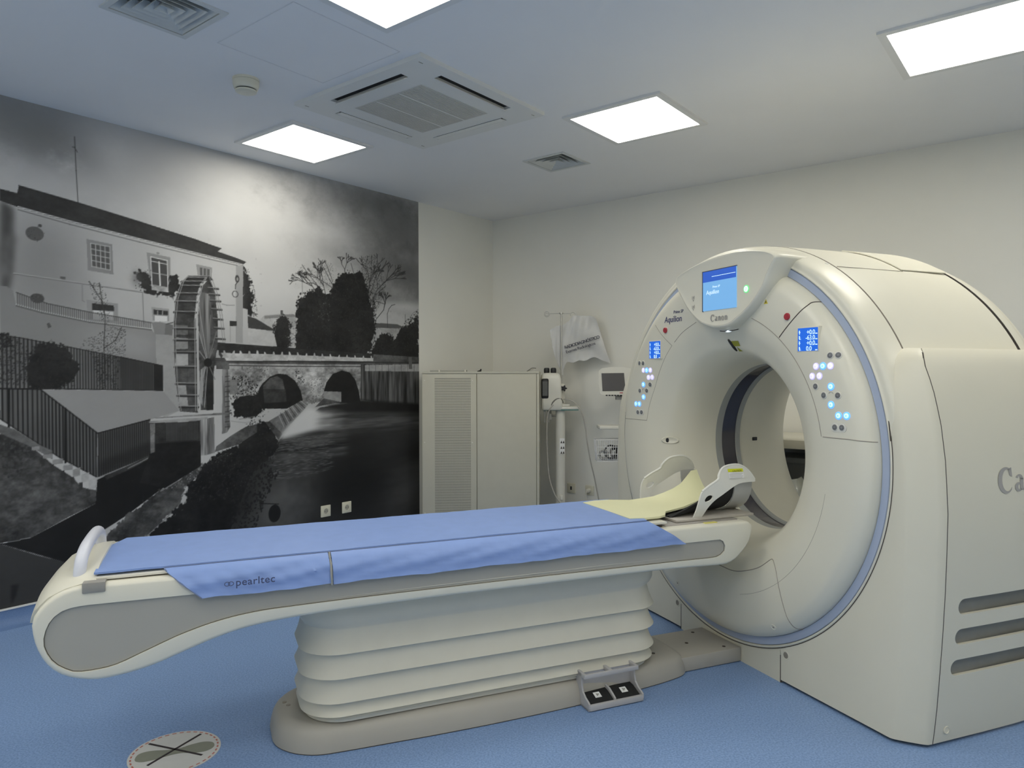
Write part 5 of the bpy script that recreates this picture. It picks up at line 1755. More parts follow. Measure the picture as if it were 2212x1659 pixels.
('L',38,3,((3886,1929),(3898,1945))),
('L',38,3,((3886,1929),(3891,1950))),
('L',38,3,((3886,1929),(3889,1949))),
('L',38,4,((3848,1806),(3861,1864))),
('L',38,3,((3861,1864),(3849,1905))),
('L',38,3,((3849,1905),(3827,1922))),
('L',38,3,((3827,1922),(3809,1927))),
('L',38,3,((3827,1922),(3823,1939))),
('L',38,3,((3827,1922),(3803,1927))),
('L',38,3,((3849,1905),(3831,1928))),
('L',38,3,((3831,1928),(3819,1944))),
('L',38,3,((3831,1928),(3827,1945))),
('L',38,3,((3831,1928),(3832,1949))),
('L',38,3,((3861,1864),(3880,1900))),
('L',38,3,((3880,1900),(3907,1919))),
('L',38,3,((3907,1919),(3925,1930))),
('L',38,3,((3907,1919),(3933,1924))),
('L',38,3,((3880,1900),(3897,1919))),
('L',38,3,((3897,1919),(3914,1927))),
('L',38,3,((3897,1919),(3912,1925))),
('L',38,3,((3897,1919),(3908,1931))),
('L',38,3,((3861,1864),(3841,1904))),
('L',38,3,((3841,1904),(3818,1919))),
('L',38,3,((3818,1919),(3812,1933))),
('L',38,3,((3818,1919),(3804,1932))),
('L',38,3,((3841,1904),(3824,1929))),
('L',38,3,((3824,1929),(3803,1941))),
('L',38,3,((3824,1929),(3804,1944))),
('L',38,3,((3824,1929),(3801,1937))),
('L',38,3,((3841,1904),(3814,1916))),
('L',38,3,((3814,1916),(3794,1918))),
('L',38,3,((3814,1916),(3800,1926))),
('L',38,5,((3469,2022),(3467,2084))),
('L',38,3,((3467,2084),(3486,2133))),
('L',38,3,((3486,2133),(3502,2161))),
('L',38,3,((3502,2161),(3518,2172))),
('L',38,3,((3518,2172),(3523,2184))),
('L',38,3,((3518,2172),(3533,2175))),
('L',38,3,((3518,2172),(3526,2181))),
('L',38,3,((3502,2161),(3522,2174))),
('L',38,3,((3522,2174),(3531,2184))),
('L',38,3,((3522,2174),(3535,2180))),
('L',38,3,((3522,2174),(3529,2187))),
('L',38,3,((3502,2161),(3505,2177))),
('L',38,3,((3505,2177),(3510,2187))),
('L',38,3,((3505,2177),(3500,2187))),
('L',38,3,((3486,2133),(3517,2157))),
('L',38,3,((3517,2157),(3545,2170))),
('L',38,3,((3545,2170),(3562,2173))),
('L',38,3,((3545,2170),(3568,2179))),
('L',38,3,((3517,2157),(3537,2174))),
('L',38,3,((3537,2174),(3554,2179))),
('L',38,3,((3537,2174),(3543,2185))),
('L',38,3,((3486,2133),(3484,2164))),
('L',38,3,((3484,2164),(3499,2185))),
('L',38,3,((3499,2185),(3501,2197))),
('L',38,3,((3499,2185),(3499,2197))),
('L',38,3,((3499,2185),(3502,2197))),
('L',38,3,((3484,2164),(3482,2189))),
('L',38,3,((3482,2189),(3481,2203))),
('L',38,3,((3482,2189),(3484,2208))),
('L',38,3,((3482,2189),(3483,2206))),
('L',38,3,((3467,2084),(3439,2119))),
('L',38,3,((3439,2119),(3432,2146))),
('L',38,3,((3432,2146),(3417,2163))),
('L',38,3,((3417,2163),(3402,2167))),
('L',38,3,((3417,2163),(3399,2166))),
('L',38,3,((3417,2163),(3403,2167))),
('L',38,3,((3432,2146),(3420,2161))),
('L',38,3,((3420,2161),(3407,2164))),
('L',38,3,((3420,2161),(3414,2171))),
('L',38,3,((3432,2146),(3429,2164))),
('L',38,3,((3429,2164),(3422,2174))),
('L',38,3,((3429,2164),(3436,2176))),
('L',38,3,((3439,2119),(3441,2148))),
('L',38,3,((3441,2148),(3449,2163))),
('L',38,3,((3449,2163),(3447,2174))),
('L',38,3,((3449,2163),(3459,2170))),
('L',38,3,((3449,2163),(3448,2175))),
('L',38,3,((3441,2148),(3454,2163))),
('L',38,3,((3454,2163),(3466,2168))),
('L',38,3,((3454,2163),(3460,2173))),
('L',38,3,((3454,2163),(3466,2170))),
('P',26,0.3,11,0,((3727,1497),(3813,1609),(3886,1634),(3975,1570),(4036,1675),(4161,1727),(4233,1789),(4231,1381),(3726,1377))),
('F',27,420,15,7,((3741,1519),(3886,1645),(3975,1593),(4067,1722),(4233,1835),(4231,1440),(3741,1431))),
('F',50,120,9,8,((4090,1734),(4177,1809),(4233,1847),(4233,1696),(4090,1677))),
('P',150,0.06,1,0,((2657,1608),(2786,1600),(2861,1575),(2883,1489),(2666,1495))),
('P',48,0.15,1,0,((2660,1686),(2724,1672),(2883,1595),(2786,1599),(2664,1606))),
('P',150,0.05,3,0,((1273,2198),(1353,2172),(1596,2143),(1967,2098),(2398,2055),(2630,2030),(2628,1736),(2663,1729),(2664,1488),(2527,1484),(2160,1457),(2027,1569),(1690,1600),(1456,1639),(1338,1667),(1267,1655))),
('P',118,0.04,3,40,((1333,2113),(1596,2109),(1733,1583),(1266,1559),(1270,1886))),
('P',160,0.03,3,25,((2089,2062),(2580,2019),(2577,1628),(2127,1604))),
('P',62,0.15,2,6,((1273,2198),(1334,2161),(1327,1829),(1311,1733),(1268,1744))),
('P',88,0.2,2,8,((1308,2027),(1342,2011),(1306,1819),(1269,1794),(1270,1958))),
('P',128,0,1,0,((2580,2010),(2630,2020),(2626,1506),(2576,1504))),
('P',40,0.18,1,0,((1274,2250),(1350,2242),(1358,2283),(1639,2246),(1968,2196),(2307,2143),(2479,2107),(2455,2085),(2590,2059),(2656,2042),(2628,2019),(2398,2044),(1967,2093),(1596,2135),(1353,2170),(1273,2189))),
('L',30,3,((1358,2283),(1639,2246),(1968,2196),(2479,2107))),
('L',165,5,((1353,2173),(1596,2139),(1967,2096),(2398,2049),(2628,2023))),
('L',70,3,((1353,2157),(1596,2120),(1967,2076),(2398,2029),(2590,2011))),
('L',55,3,((1625,2602),(1631,2420),(1639,2246))),
('L',60,3,((1614,2545),(1624,2545),(1638,2523))),
('E',72,(1428,2044),39,34),
('E',60,(1453,2090),10,9),
('F',62,40,8,9,((1393,2055),(1441,2084),(1474,2052),(1447,2004),(1402,2012))),
('P',112,0,1,0,((1680,2053),(1815,2042),(1821,1870),(1685,1879))),
('P',70,0,1,0,((1701,2032),(1802,2026),(1803,1894),(1707,1904))),
('L',150,3,((1726,2029),(1730,1901))),
('L',150,3,((1751,2027),(1754,1899))),
('L',150,3,((1776,2026),(1778,1897))),
('L',150,3,((1704,2001),(1801,1993))),
('L',150,3,((1705,1969),(1801,1961))),
('L',150,3,((1706,1937),(1801,1928))),
('L',150,3,((1701,2032),(1802,2026),(1803,1894),(1707,1904),(1701,2032))),
('P',118,0,1,0,((2007,2022),(2148,2009),(2148,1791),(2033,1797))),
('P',38,0.3,11,0,((1930,1894),(1966,1916),(2026,1904),(2037,1806),(2133,1796),(2140,1908),(2190,1897),(2224,1832),(2163,1773),(1980,1776),(1973,1849))),
('B',70,(1949,1863),32,43,0.6),
('F',40,60,9,10,((1926,1902),(2034,1922),(2033,1797),(1933,1788))),
('F',40,60,8,11,((2134,1899),(2208,1907),(2224,1789),(2133,1773))),
('P',60,0,1,0,((2031,1998),(2129,1987),(2133,1799),(2039,1806))),
('L',185,4,((2031,1998),(2129,1987),(2133,1799),(2039,1806),(2031,1998))),
('L',175,3,((2034,1973),(2129,1964))),
('L',190,8,((2080,1973),(2086,1831))),
('L',150,3,((2035,1905),(2130,1899))),
('P',150,0.3,1,0,((2038,1835),(2132,1827),(2133,1799),(2039,1806))),
('E',110,(2074,2025),11,7),
('P',122,0,1,0,((2310,1987),(2416,1978),(2412,1915),(2321,1917))),
('P',78,0,1,0,((2328,1970),(2403,1965),(2402,1917),(2332,1922))),
('L',150,3,((2331,1968),(2332,1920))),
('L',150,3,((2355,1966),(2355,1919))),
('L',150,3,((2379,1965),(2378,1918))),
('L',150,3,((2403,1963),(2401,1917))),
('L',88,5,((1330,1822),(1663,1802),(1980,1783))),
('L',140,3,((1330,1826),(1663,1806),(1980,1788))),
('L',95,4,((1982,1783),(1987,1597))),
('L',105,3,((1656,1795),(1656,1710),(1666,1703))),
('P',75,0,1,0,((1546,1831),(1572,1831),(1572,1817),(1546,1818))),
('P',120,0,1,0,((1676,1716),(1843,1706),(1844,1605),(1682,1608))),
('P',38,0,1,0,((1705,1698),(1820,1694),(1822,1662),(1706,1660))),
('P',165,0,1,0,((1710,1659),(1817,1658),(1819,1607),(1713,1608))),
('P',125,0,1,0,((2032,1701),(2138,1695),(2138,1621),(2040,1620))),
('P',40,0,1,0,((2045,1687),(2132,1683),(2132,1657),(2046,1657))),
('P',178,0,1,0,((2051,1652),(2128,1652),(2128,1621),(2051,1616))),
('L',160,4,((2069,1680),(2069,1658))),
('L',160,4,((2099,1682),(2098,1660))),
('P',42,0,1,0,((2533,1646),(2582,1646),(2582,1614),(2533,1613))),
('L',120,3,((2537,1612),(2537,1512))),
('L',120,3,((2579,1614),(2578,1513))),
('E',48,(2589,1924),15,24),
('E',120,(2590,1922),8,14),
('L',45,5,((2589,1902),(2577,1884),(2575,1856))),
('O',60,(2574,1823),20,4),
('L',105,3,((2481,1752),(2514,1746),(2568,1750))),
('P',108,0.05,3,0,((1268,1755),(1299,1754),(1326,1735),(1338,1666),(1456,1638),(1690,1599),(2031,1571),(2056,1537),(2060,1364),(2096,1354),(1821,1408),(1589,1451),(1352,1494),(1266,1505))),
('P',128,0.04,3,30,((1577,1563),(2031,1570),(2058,1367),(1732,1430))),
('L',160,5,((1340,1666),(1456,1638),(1690,1599),(2031,1572))),
('L',62,3,((1340,1657),(1456,1629),(1690,1591),(2031,1564))),
('R',58,3,((1341,1727),(1483,1680),(1690,1648),(2032,1607)),((1340,1666),(1456,1638),(1690,1600),(2031,1576)),66),
('L',55,4,((1341,1727),(1483,1680),(1690,1648),(2032,1607))),
('E',60,(1436,1704),31,24),
('F',58,40,8,12,((1408,1717),(1464,1729),(1473,1685),(1414,1680))),
('P',70,0,1,0,((1479,1573),(1492,1578),(1502,1556),(1485,1548))),
('P',108,0,1,0,((2032,1610),(2085,1614),(2162,1601),(2157,1535),(2051,1539))),
('P',92,0,1,0,((2115,1607),(2162,1601),(2157,1535),(2110,1540))),
('P',128,0.04,1,0,((2056,1539),(2161,1538),(2176,1304),(2196,1077),(2097,1034),(2103,1203),(2096,1356),(2060,1367))),
('L',72,7,((2123,1604),(2249,1640))),
('P',82,0.08,2,0,((1266,1504),(1352,1493),(1589,1450),(1821,1406),(2096,1353),(2098,1201),(1263,1228))),
('P',60,0.1,2,0,((1851,1405),(2096,1353),(2098,1201),(1857,1212))),
('R',26,7,((1266,1504),(1352,1493),(1589,1450)),((1263,1230),(1387,1228),(1587,1221)),17),
('R',26,5,((1589,1450),(1821,1406)),((1587,1221),(1819,1216)),16),
('R',24,3,((1821,1406),(2096,1353)),((1819,1216),(2097,1203)),30),
('L',26,4,((1266,1504),(1352,1493),(1589,1450),(1821,1406),(2096,1353))),
('L',30,5,((1263,1230),(1587,1221),(2097,1203))),
('P',28,0.1,1,0,((2042,1362),(2096,1353),(2098,1201),(2044,1206))),
('P',26,0.35,11,0,((1396,1400),(1448,1453),(1508,1470),(1575,1442),(1630,1366),(1630,1320),(1587,1259),(1546,1221),(1387,1231),(1382,1319))),
('F',26,380,11,13,((1383,1429),(1455,1476),(1548,1479),(1644,1366),(1601,1243),(1387,1224))),
('F',38,330,11,14,((1266,1505),(1340,1494),(1396,1437),(1388,1246),(1263,1248))),
('F',26,90,12,141,((1266,1519),(1302,1514),(1327,1450),(1265,1434))),
('F',40,420,7,15,((1653,1490),(1732,1524),(1792,1574),(1884,1563),(1882,1401),(1731,1367),(1659,1444))),
('F',44,220,6,16,((1685,1817),(1750,1816),(1801,1718),(1792,1574),(1734,1634))),
('F',36,260,10,17,((1709,1406),(1851,1409),(1842,1216),(1729,1218))),
('L',45,4,((1767,1241),(1765,1447),(1774,1621),(1756,1714),(1692,1818))),
('L',45,3,((1774,1621),(1753,1745),(1744,1815))),
('L',45,3,((1765,1447),(1829,1496),(1861,1570))),
('P',120,0.03,3,0,((1446,1222),(2098,1199),(2196,1077),(2014,1030),(1727,970))),
('P',72,0.08,2,0,((1263,1230),(1446,1222),(1727,970),(1717,723),(1535,850),(1347,1006),(1261,1073))),
('P',60,0.1,2,0,((1727,970),(2018,1032),(2037,821),(1725,723))),
('P',38,0.1,2,6,((1740,808),(2029,905),(2037,821),(1725,723))),
('R',22,7,((1263,1230),(1446,1222),(1727,970)),((1261,1076),(1535,850),(1721,723)),25),
('R',22,5,((1727,970),(2018,1032)),((1725,723),(2020,826)),24),
('L',22,6,((1263,1228),(1446,1222),(1727,970),(2018,1032))),
('L',22,5,((1261,1076),(1535,850),(1721,723))),
('L',20,10,((1303,1226),(1300,1013))),
('L',20,10,((1565,1115),(1562,821))),
('P',56,0.55,1,0,((1260,995),(1305,1011),(1400,922),(1447,875),(1500,816),(1548,777),(1597,737),(1641,676),(1719,649),(1712,575),(1583,525),(1395,441),(1255,437))),
('F',48,160,16,18,((1260,988),(1389,933),(1393,760),(1291,759),(1259,827))),
('P',86,0.25,1,0,((1261,1046),(1327,1016),(1430,933),(1500,890),(1500,843),(1400,919),(1260,1001))),
('P',118,0.12,1,0,((1403,918),(1438,921),(1438,901),(1403,899))),
('P',46,0.2,1,0,((1391,900),(1409,902),(1411,865),(1394,860))),
('P',112,0.12,1,0,((1455,872),(1500,875),(1500,852),(1455,851))),
('P',46,0.2,1,0,((1443,852),(1461,853),(1464,816),(1446,811))),
('P',118,0.12,1,0,((1500,841),(1551,845),(1550,817),(1500,815))),
('P',46,0.2,1,0,((1488,816),(1506,817),(1508,780),(1490,775))),
('P',122,0.12,1,0,((1551,805),(1599,809),(1599,779),(1551,777))),
('P',46,0.2,1,0,((1539,778),(1557,779),(1560,741),(1542,737))),
('P',126,0.12,1,0,((1599,778),(1636,788),(1635,743),(1599,735))),
('P',46,0.2,1,0,((1586,737),(1605,738),(1608,700),(1589,695))),
('P',134,0.12,1,0,((1641,745),(1681,756),(1680,708),(1640,701))),
('P',46,0.2,1,0,((1627,703),(1647,704),(1649,665),(1630,661))),
('P',140,0.12,1,0,((1678,711),(1722,724),(1721,666),(1677,658))),
('P',46,0.2,1,0,((1664,659),(1684,660),(1686,621),(1667,617))),
('P',17,0.3,2,0,((1723,709),(1876,764),(2035,822),(2188,894),(2332,883),(2331,748),(2055,594),(1873,479),(1723,403),(1580,263),(1255,434),(1390,439),(1583,521),(1712,575))),
('P',45,0.4,1,0,((1759,726),(1876,764),(2035,826),(2050,813),(1897,747),(1773,703))),
('L',115,4,((1890,755),(1961,784),(2027,814))),
('P',62,0.5,11,0,((2323,745),(2415,720),(2233,602),(2200,506),(2046,377),(1979,317),(1872,319),(1722,347),(1873,479),(2078,599))),
('L',112,6,((2323,741),(2170,641),(2078,599))),
('L',105,7,((2200,506),(2091,415),(1986,335))),
('F',95,60,11,19,((2078,606),(2331,733),(2432,722),(2233,602))),
('P',20,0.4,11,0,((2415,788),(2545,826),(2728,879),(2885,894),(2881,348),(2753,418),(2677,236),(1979,314),(2208,504),(2241,601))),
('F',34,420,11,20,((2249,631),(2466,784),(2728,845),(2802,582),(2679,479),(2248,507))),
('F',60,50,9,21,((2432,787),(2590,798),(2457,736),(2331,717))),
('P',46,0.12,3,0,((1255,434),(1423,342),(1593,259),(1511,168),(1438,77),(1251,79))),
('P',24,0.2,1,3,((1302,210),(1336,208),(1324,152),(1301,105))),
('P',36,0.25,4,0,((2956,903),(3118,992),(3238,1058),(3627,1086),(4237,1043),(4231,-21),(2521,276),(2674,623),(2844,786))),
('P',62,0.3,2,40,((2784,643),(3242,757),(3298,341),(2955,195),(2680,221),(2732,460))),
('P',52,0.15,4,50,((3863,572),(4232,581),(4229,85),(3711,142))),
('P',20,0.2,4,60,((3342,815),(3760,837),(3804,534),(3860,144),(3287,195),(3220,515))),
('P',62,0.35,5,18,((3190,1029),(4236,938),(4236,856),(3491,879),(3000,831))),
('P',48,0.5,5,14,((2834,787),(2956,913),(3478,901),(3477,691),(2999,675))),
('S',96,420,5,31,((2785,840),(3342,864),(3340,584),(2869,557))),
('P',25,0.4,11,0,((2636,905),(2782,1009),(2889,859),(2888,782),(2779,697),(2554,719))),
('F',30,200,12,22,((2616,952),(2771,1038),(2900,839),(2866,689),(2574,718))),
('F',24,420,18,23,((2539,706),(2767,698),(2896,631),(2808,488),(2696,240),(2535,247))),
('E',18,(2855,344),43,55),
('L',20,6,((2740,429),(2886,404))),
('P',62,0.35,1,0,((2416,1507),(2561,1498),(3005,1478),(3741,1453),(4231,1440),(4231,1381),(2415,1356))),
('P',150,0.18,1,0,((2435,1488),(2560,1485),(3005,1463),(3741,1437),(3740,1399),(3005,1395),(2511,1384))),
('P',36,0.3,1,0,((2430,1494),(2560,1492),(3005,1476),(3741,1451),(3740,1423),(3005,1434),(2560,1437),(2434,1438))),
('P',140,0.12,1,0,((2421,1405),(2432,1428),(2446,1456),(2455,1453),(2457,1426),(2470,1406))),
('P',140,0.12,1,0,((2477,1405),(2488,1427),(2488,1454),(2497,1452),(2512,1425),(2526,1406))),
('P',140,0.12,1,0,((2534,1405),(2545,1427),(2559,1454),(2568,1452),(2569,1425),(2582,1406))),
('P',150,0.12,1,0,((2592,1406),(2603,1428),(2602,1455),(2612,1453),(2627,1426),(2640,1406))),
('P',140,0.12,1,0,((2652,1406),(2662,1428),(2668,1455),(2678,1453),(2686,1426),(2699,1407))),
('P',150,0.12,1,0,((2712,1406),(2723,1431),(2727,1460),(2737,1458),(2746,1428),(2759,1407))),
('P',150,0.12,1,0,((2774,1406),(2784,1427),(2783,1451),(2792,1449),(2807,1425),(2820,1407))),
('P',150,0.12,1,0,((2837,1407),(2847,1428),(2852,1454),(2861,1452),(2870,1426),(2882,1407))),
('P',140,0.12,1,0,((2901,1407),(2911,1429),(2919,1455),(2928,1453),(2933,1427),(2945,1408))),
('P',158,0.12,1,0,((2967,1407),(2976,1430),(2976,1457),(2985,1455),(2998,1428),(3010,1408))),
('P',140,0.12,1,0,((3034,1407),(3043,1429),(3043,1455),(3052,1452),(3065,1427),(3076,1408))),
('P',150,0.12,1,0,((3102,1408),(3111,1426),(3119,1448),(3128,1447),(3132,1424),(3144,1408))),
('P',140,0.12,1,0,((3172,1408),(3181,1428),(3187,1453),(3195,1451),(3201,1427),(3213,1409))),
('P',140,0.12,1,0,((3243,1408),(3252,1427),(3253,1449),(3261,1447),(3272,1425),(3283,1409))),
('P',158,0.12,1,0,((3316,1409),(3325,1426),(3324,1447),(3332,1446),(3344,1425),(3355,1409))),
('P',158,0.12,1,0,((3390,1409),(3399,1424),(3409,1443),(3417,1442),(3418,1423),(3428,1410))),
('P',150,0.12,1,0,((3467,1409),(3475,1425),(3481,1445),(3488,1443),(3493,1424),(3503,1410))),
('P',150,0.12,1,0,((3545,1410),(3553,1424),(3555,1442),(3562,1441),(3570,1423),(3580,1410))),
('P',140,0.12,1,0,((3624,1410),(3632,1423),(3639,1440),(3646,1439),(3649,1422),(3658,1410))),
('P',150,0.12,1,0,((3706,1410),(3713,1425),(3715,1442),(3722,1441),(3730,1423),(3739,1411))),
('L',30,7,((2435,1499),(2561,1496),(3005,1480),(3741,1455))),
('P',128,0.35,1,0,((2520,1370),(3005,1370),(3615,1370),(3615,1322),(3004,1321),(2520,1321))),
('L',32,6,((2511,1384),(3005,1388),(3615,1389),(4231,1393))),
('L',40,6,((2510,1357),(3004,1355),(3615,1357))),
('P',118,0.5,1,0,((2520,1334),(2763,1340),(3615,1338),(3627,1097),(3427,1092),(3276,1102),(3095,1083),(3049,1144),(2773,1217),(2730,1152),(2519,1176))),
('F',60,80,10,24,((2609,1348),(2806,1359),(2827,1311),(2720,1227),(2618,1247))),
('F',40,60,11,25,((3027,1321),(3097,1321),(3102,1232),(3038,1223))),
('F',70,120,10,26,((3096,1262),(3277,1271),(3275,1087),(3118,1082))),
('P',24,0.2,1,0,((2746,1208),(2773,1241),(2827,1283),(2892,1304),(2959,1297),(3027,1253),(3072,1183),(3089,1113),(2957,1059),(2782,1066),(2720,1134))),
('P',58,0.4,1,0,((2773,1222),(2827,1273),(2881,1287),(2925,1263),(2941,1195),(2773,1198))),
('P',42,0.3,1,0,((2773,1198),(2947,1195),(2957,1107),(2783,1103))),
('P',22,0.15,1,0,((3270,1174),(3295,1240),(3352,1301),(3435,1327),(3507,1312),(3560,1258),(3593,1173),(3613,1076),(3269,1087))),
('P',118,0.15,1,0,((3270,1174),(3428,1167),(3427,1090),(3269,1118))),
('P',70,0.3,1,0,((3270,1123),(3427,1090),(3238,1068),(3190,1060))),
('P',58,0.55,6,0,((3615,1376),(4239,1382),(4237,1043),(3767,1076),(3613,1102))),
('P',128,0.15,1,0,((3656,1368),(4239,1382),(4239,1320),(3656,1322))),
('L',70,3,((3698,1371),(3698,1322))),
('L',70,4,((3763,1372),(3763,1322))),
('L',70,3,((3829,1372),(3829,1323))),
('L',70,4,((3896,1373),(3896,1323))),
('L',70,3,((3965,1373),(3964,1323))),
('L',70,4,((4034,1374),(4034,1323))),
('L',70,4,((4105,1375),(4105,1323))),
('L',70,4,((4178,1375),(4178,1323))),
('P',80,0.1,1,0,((4115,1438),(4151,1438),(4156,1340),(4119,1340))),
('P',24,0.2,2,5,((3627,1102),(4237,1049),(4237,985),(3492,1016),(3275,1067))),
('P',26,0.3,11,0,((2548,1148),(2679,1167),(2772,1132),(2782,1066),(2719,1012),(2557,1020))),
('F',26,330,12,27,((2549,1284),(2639,1293),(2731,1227),(2771,1038),(2557,1020))),
('L',110,4,((2553,1148),(2679,1165))),
('P',105,0.2,1,0,((2529,1266),(2583,1261),(2583,1174),(2528,1166))),
('P',95,0.3,1,0,((2792,970),(2923,1031),(3066,1109),(3136,1087),(3106,1053),(2911,882),(2878,889))),
('L',130,5,((2890,1023),(2934,933))),
('L',40,5,((2908,1031),(2952,947))),
('L',130,6,((2926,1040),(2971,961))),
('L',40,5,((2943,1048),(2990,974))),
('L',130,6,((2961,1057),(3009,988))),
('L',40,5,((2980,1065),(3028,1002))),
('L',130,6,((2998,1074),(3047,1016))),
('L',40,5,((3016,1082),(3066,1030))),
('L',130,5,((3034,1091),(3085,1044))),
('L',40,5,((3053,1100),(3105,1058))),
('L',130,6,((3072,1109),(3124,1072))),
('P',60,0.4,1,0,((2792,970),(2824,978),(2922,886),(2889,849))),
('P',172,0.06,3,7,((2902,848),(2922,895),(3036,996),(3130,1057),(3190,1051),(3250,1017),(3363,1001),(3275,964),(3362,918),(3117,883),(2978,858))),
('P',105,0.3,5,16,((3238,1017),(3440,987),(3426,910),(3213,917))),
('P',52,0.4,1,0,((2176,1747),(2216,1865),(2260,1909),(2397,1923),(2425,1899),(2341,1882),(2313,1792),(2298,1652),(2298,1147),(2316,1059),(2200,1072),(2168,1321),(2166,1576))),
('P',135,0.1,1,0,((2179,1440),(2292,1434),(2300,1356),(2172,1355))),
('P',115,0.2,1,0,((2180,1526),(2297,1521),(2297,1460),(2179,1453))),
('P',120,0.2,1,0,((2184,1252),(2237,1248),(2253,1096),(2196,1098))),
('P',96,0.3,1,0,((2174,1602),(2298,1600),(2297,1547),(2174,1542))),
('P',58,0.4,1,0,((2254,1641),(2303,1652),(2316,1076),(2253,1096))),
('P',60,0.5,1,0,((2341,1847),(2397,1905),(2434,1820),(2451,1661),(2450,1500),(2430,1375),(2410,1232),(2390,1073),(2334,1075),(2323,1409),(2321,1671))),
('P',88,0.35,6,0,((2332,1820),(2396,1808),(2418,1677),(2393,1463),(2374,1409),(2329,1531))),
('P',30,0.2,1,0,((2364,1356),(2420,1339),(2418,1072),(2371,1074))),
('P',120,0.3,6,0,((2336,1330),(2369,1356),(2354,1268),(2344,1101),(2321,1146))),
('L',34,14,((2256,1894),(2369,1904))),
('L',128,4,((2256,1901),(2369,1911))),
('L',34,15,((2220,1868),(2350,1879))),
('L',128,4,((2220,1874),(2350,1886))),
('L',34,14,((2216,1841),(2341,1851))),
('L',128,4,((2216,1848),(2341,1858))),
('L',34,14,((2191,1792),(2322,1802))),
('L',128,4,((2191,1799),(2322,1809))),
('L',34,14,((2178,1742),(2311,1750))),
('L',128,5,((2178,1749),(2311,1757))),
('L',34,14,((2169,1678),(2305,1685))),
('L',128,4,((2169,1685),(2305,1692))),
('L',34,14,((2168,1578),(2302,1582))),
('L',128,5,((2168,1585),(2302,1589))),
('L',34,14,((2168,1508),(2302,1511))),
('L',128,4,((2168,1515),(2302,1518))),
('L',34,14,((2169,1433),(2303,1434))),
('L',128,4,((2169,1440),(2303,1441))),
('L',34,14,((2170,1344),(2305,1343))),
('L',128,5,((2170,1351),(2305,1350))),
('L',34,14,((2177,1241),(2306,1238))),
('L',128,4,((2177,1248),(2307,1245))),
('L',34,15,((2185,1169),(2312,1164))),
('L',128,4,((2185,1175),(2312,1171))),
('L',34,14,((2196,1100),(2316,1094))),
('L',128,5,((2196,1107),(2316,1101))),
('L',46,11,((2387,1843),(2457,1845))),
('L',118,4,((2387,1850),(2457,1853))),
('L',46,10,((2395,1803),(2465,1806))),
('L',118,4,((2395,1811),(2465,1813))),
('L',46,10,((2403,1764),(2472,1766))),
('L',118,3,((2403,1771),(2472,1773))),
('L',46,11,((2411,1712),(2479,1713))),
('L',118,4,((2411,1719),(2479,1720))),
('L',46,10,((2419,1650),(2486,1650))),
('L',118,3,((2419,1657),(2486,1658))),
('L',46,11,((2427,1593),(2494,1592))),
('L',118,4,((2427,1600),(2494,1600))),
('L',46,10,((2435,1526),(2501,1525))),
('L',118,3,((2435,1533),(2501,1532))),
('L',125,4,((2196,1077),(2174,1253),(2165,1448),(2165,1618),(2182,1764),(2216,1865),(2260,1910))),
('L',132,4,((2300,1072),(2299,1408),(2297,1634),(2313,1766),(2341,1865),(2374,1913))),
('L',110,4,((2397,1916),(2438,1812),(2468,1680),(2486,1510))),
('L',125,4,((2208,1076),(2186,1252),(2177,1449),(2177,1619),(2194,1765),(2228,1867),(2260,1910))),
('L',132,5,((2312,1072),(2312,1408),(2310,1635),(2326,1767),(2354,1866),(2381,1914))),
('L',110,3,((2410,1917),(2451,1813),(2482,1681),(2500,1511))),
('L',120,4,((2260,1910),(2397,1923))),
('L',125,5,((2381,1374),(2322,1758))),
('L',125,5,((2381,1374),(2325,1566))),
('L',125,5,((2381,1374),(2328,1444))),
('L',125,5,((2381,1374),(2336,1251))),
('L',125,5,((2381,1374),(2357,1092))),
('L',96,5,((2381,1374),(2421,1464))),
('L',96,5,((2381,1374),(2441,1571))),
('L',96,5,((2381,1374),(2429,1268))),
('L',96,5,((2381,1374),(2404,1676))),
('E',24,(2383,1374),25,26),
('P',112,0.3,6,0,((2479,1334),(2505,1334),(2509,922),(2474,916))),
('P',80,0.3,1,0,((2505,1334),(2520,1330),(2531,957),(2509,922))),
('L',46,5,((2500,1284),(2529,1288))),
('L',46,5,((2500,1252),(2529,1255))),
('L',46,5,((2500,1219),(2529,1223))),
('L',46,5,((2499,1187),(2529,1190))),
('L',46,5,((2499,1154),(2528,1157))),
('L',46,5,((2499,1122),(2528,1125))),
('L',46,5,((2499,1089),(2528,1092))),
('L',46,5,((2498,1057),(2527,1059))),
('L',46,5,((2498,1024),(2527,1027))),
('L',46,6,((2498,992),(2527,994))),
('L',46,5,((2497,959),(2527,961))),
('P',70,0.4,1,0,((2439,1383),(2525,1379),(2530,1330),(2438,1334))),
('P',36,0.3,1,0,((2018,1013),(2334,1014),(2332,794),(2037,821))),
('R',60,3,((2113,1000),(2315,1002)),((2113,898),(2314,892)),20),
('P',20,0.3,1,0,((2037,887),(2333,882),(2331,724),(2102,612),(1954,663))),
('P',90,0.3,1,0,((2018,1005),(2047,1008),(2045,837),(2020,830))),
('P',118,0.15,1,0,((2010,1022),(2235,1028),(2380,1029),(2370,1012),(2226,1006),(2014,1012))),
('P',88,0.3,1,0,((2039,1042),(2543,1053),(2547,1041),(2417,1038),(2055,1037))),
('P',122,0.4,6,0,((2326,1014),(2375,1016),(2373,790),(2332,790))),
('P',92,0.4,6,0,((2375,1021),(2422,1027),(2425,799),(2373,790))),
('P',58,0.5,1,0,((2435,839),(2541,903),(2642,952),(2724,966),(2724,909),(2580,836),(2425,804))),
('L',120,3,((2537,995),(2636,979),(2698,985))),
('L',100,4,((2596,1004),(2708,1017)))
]
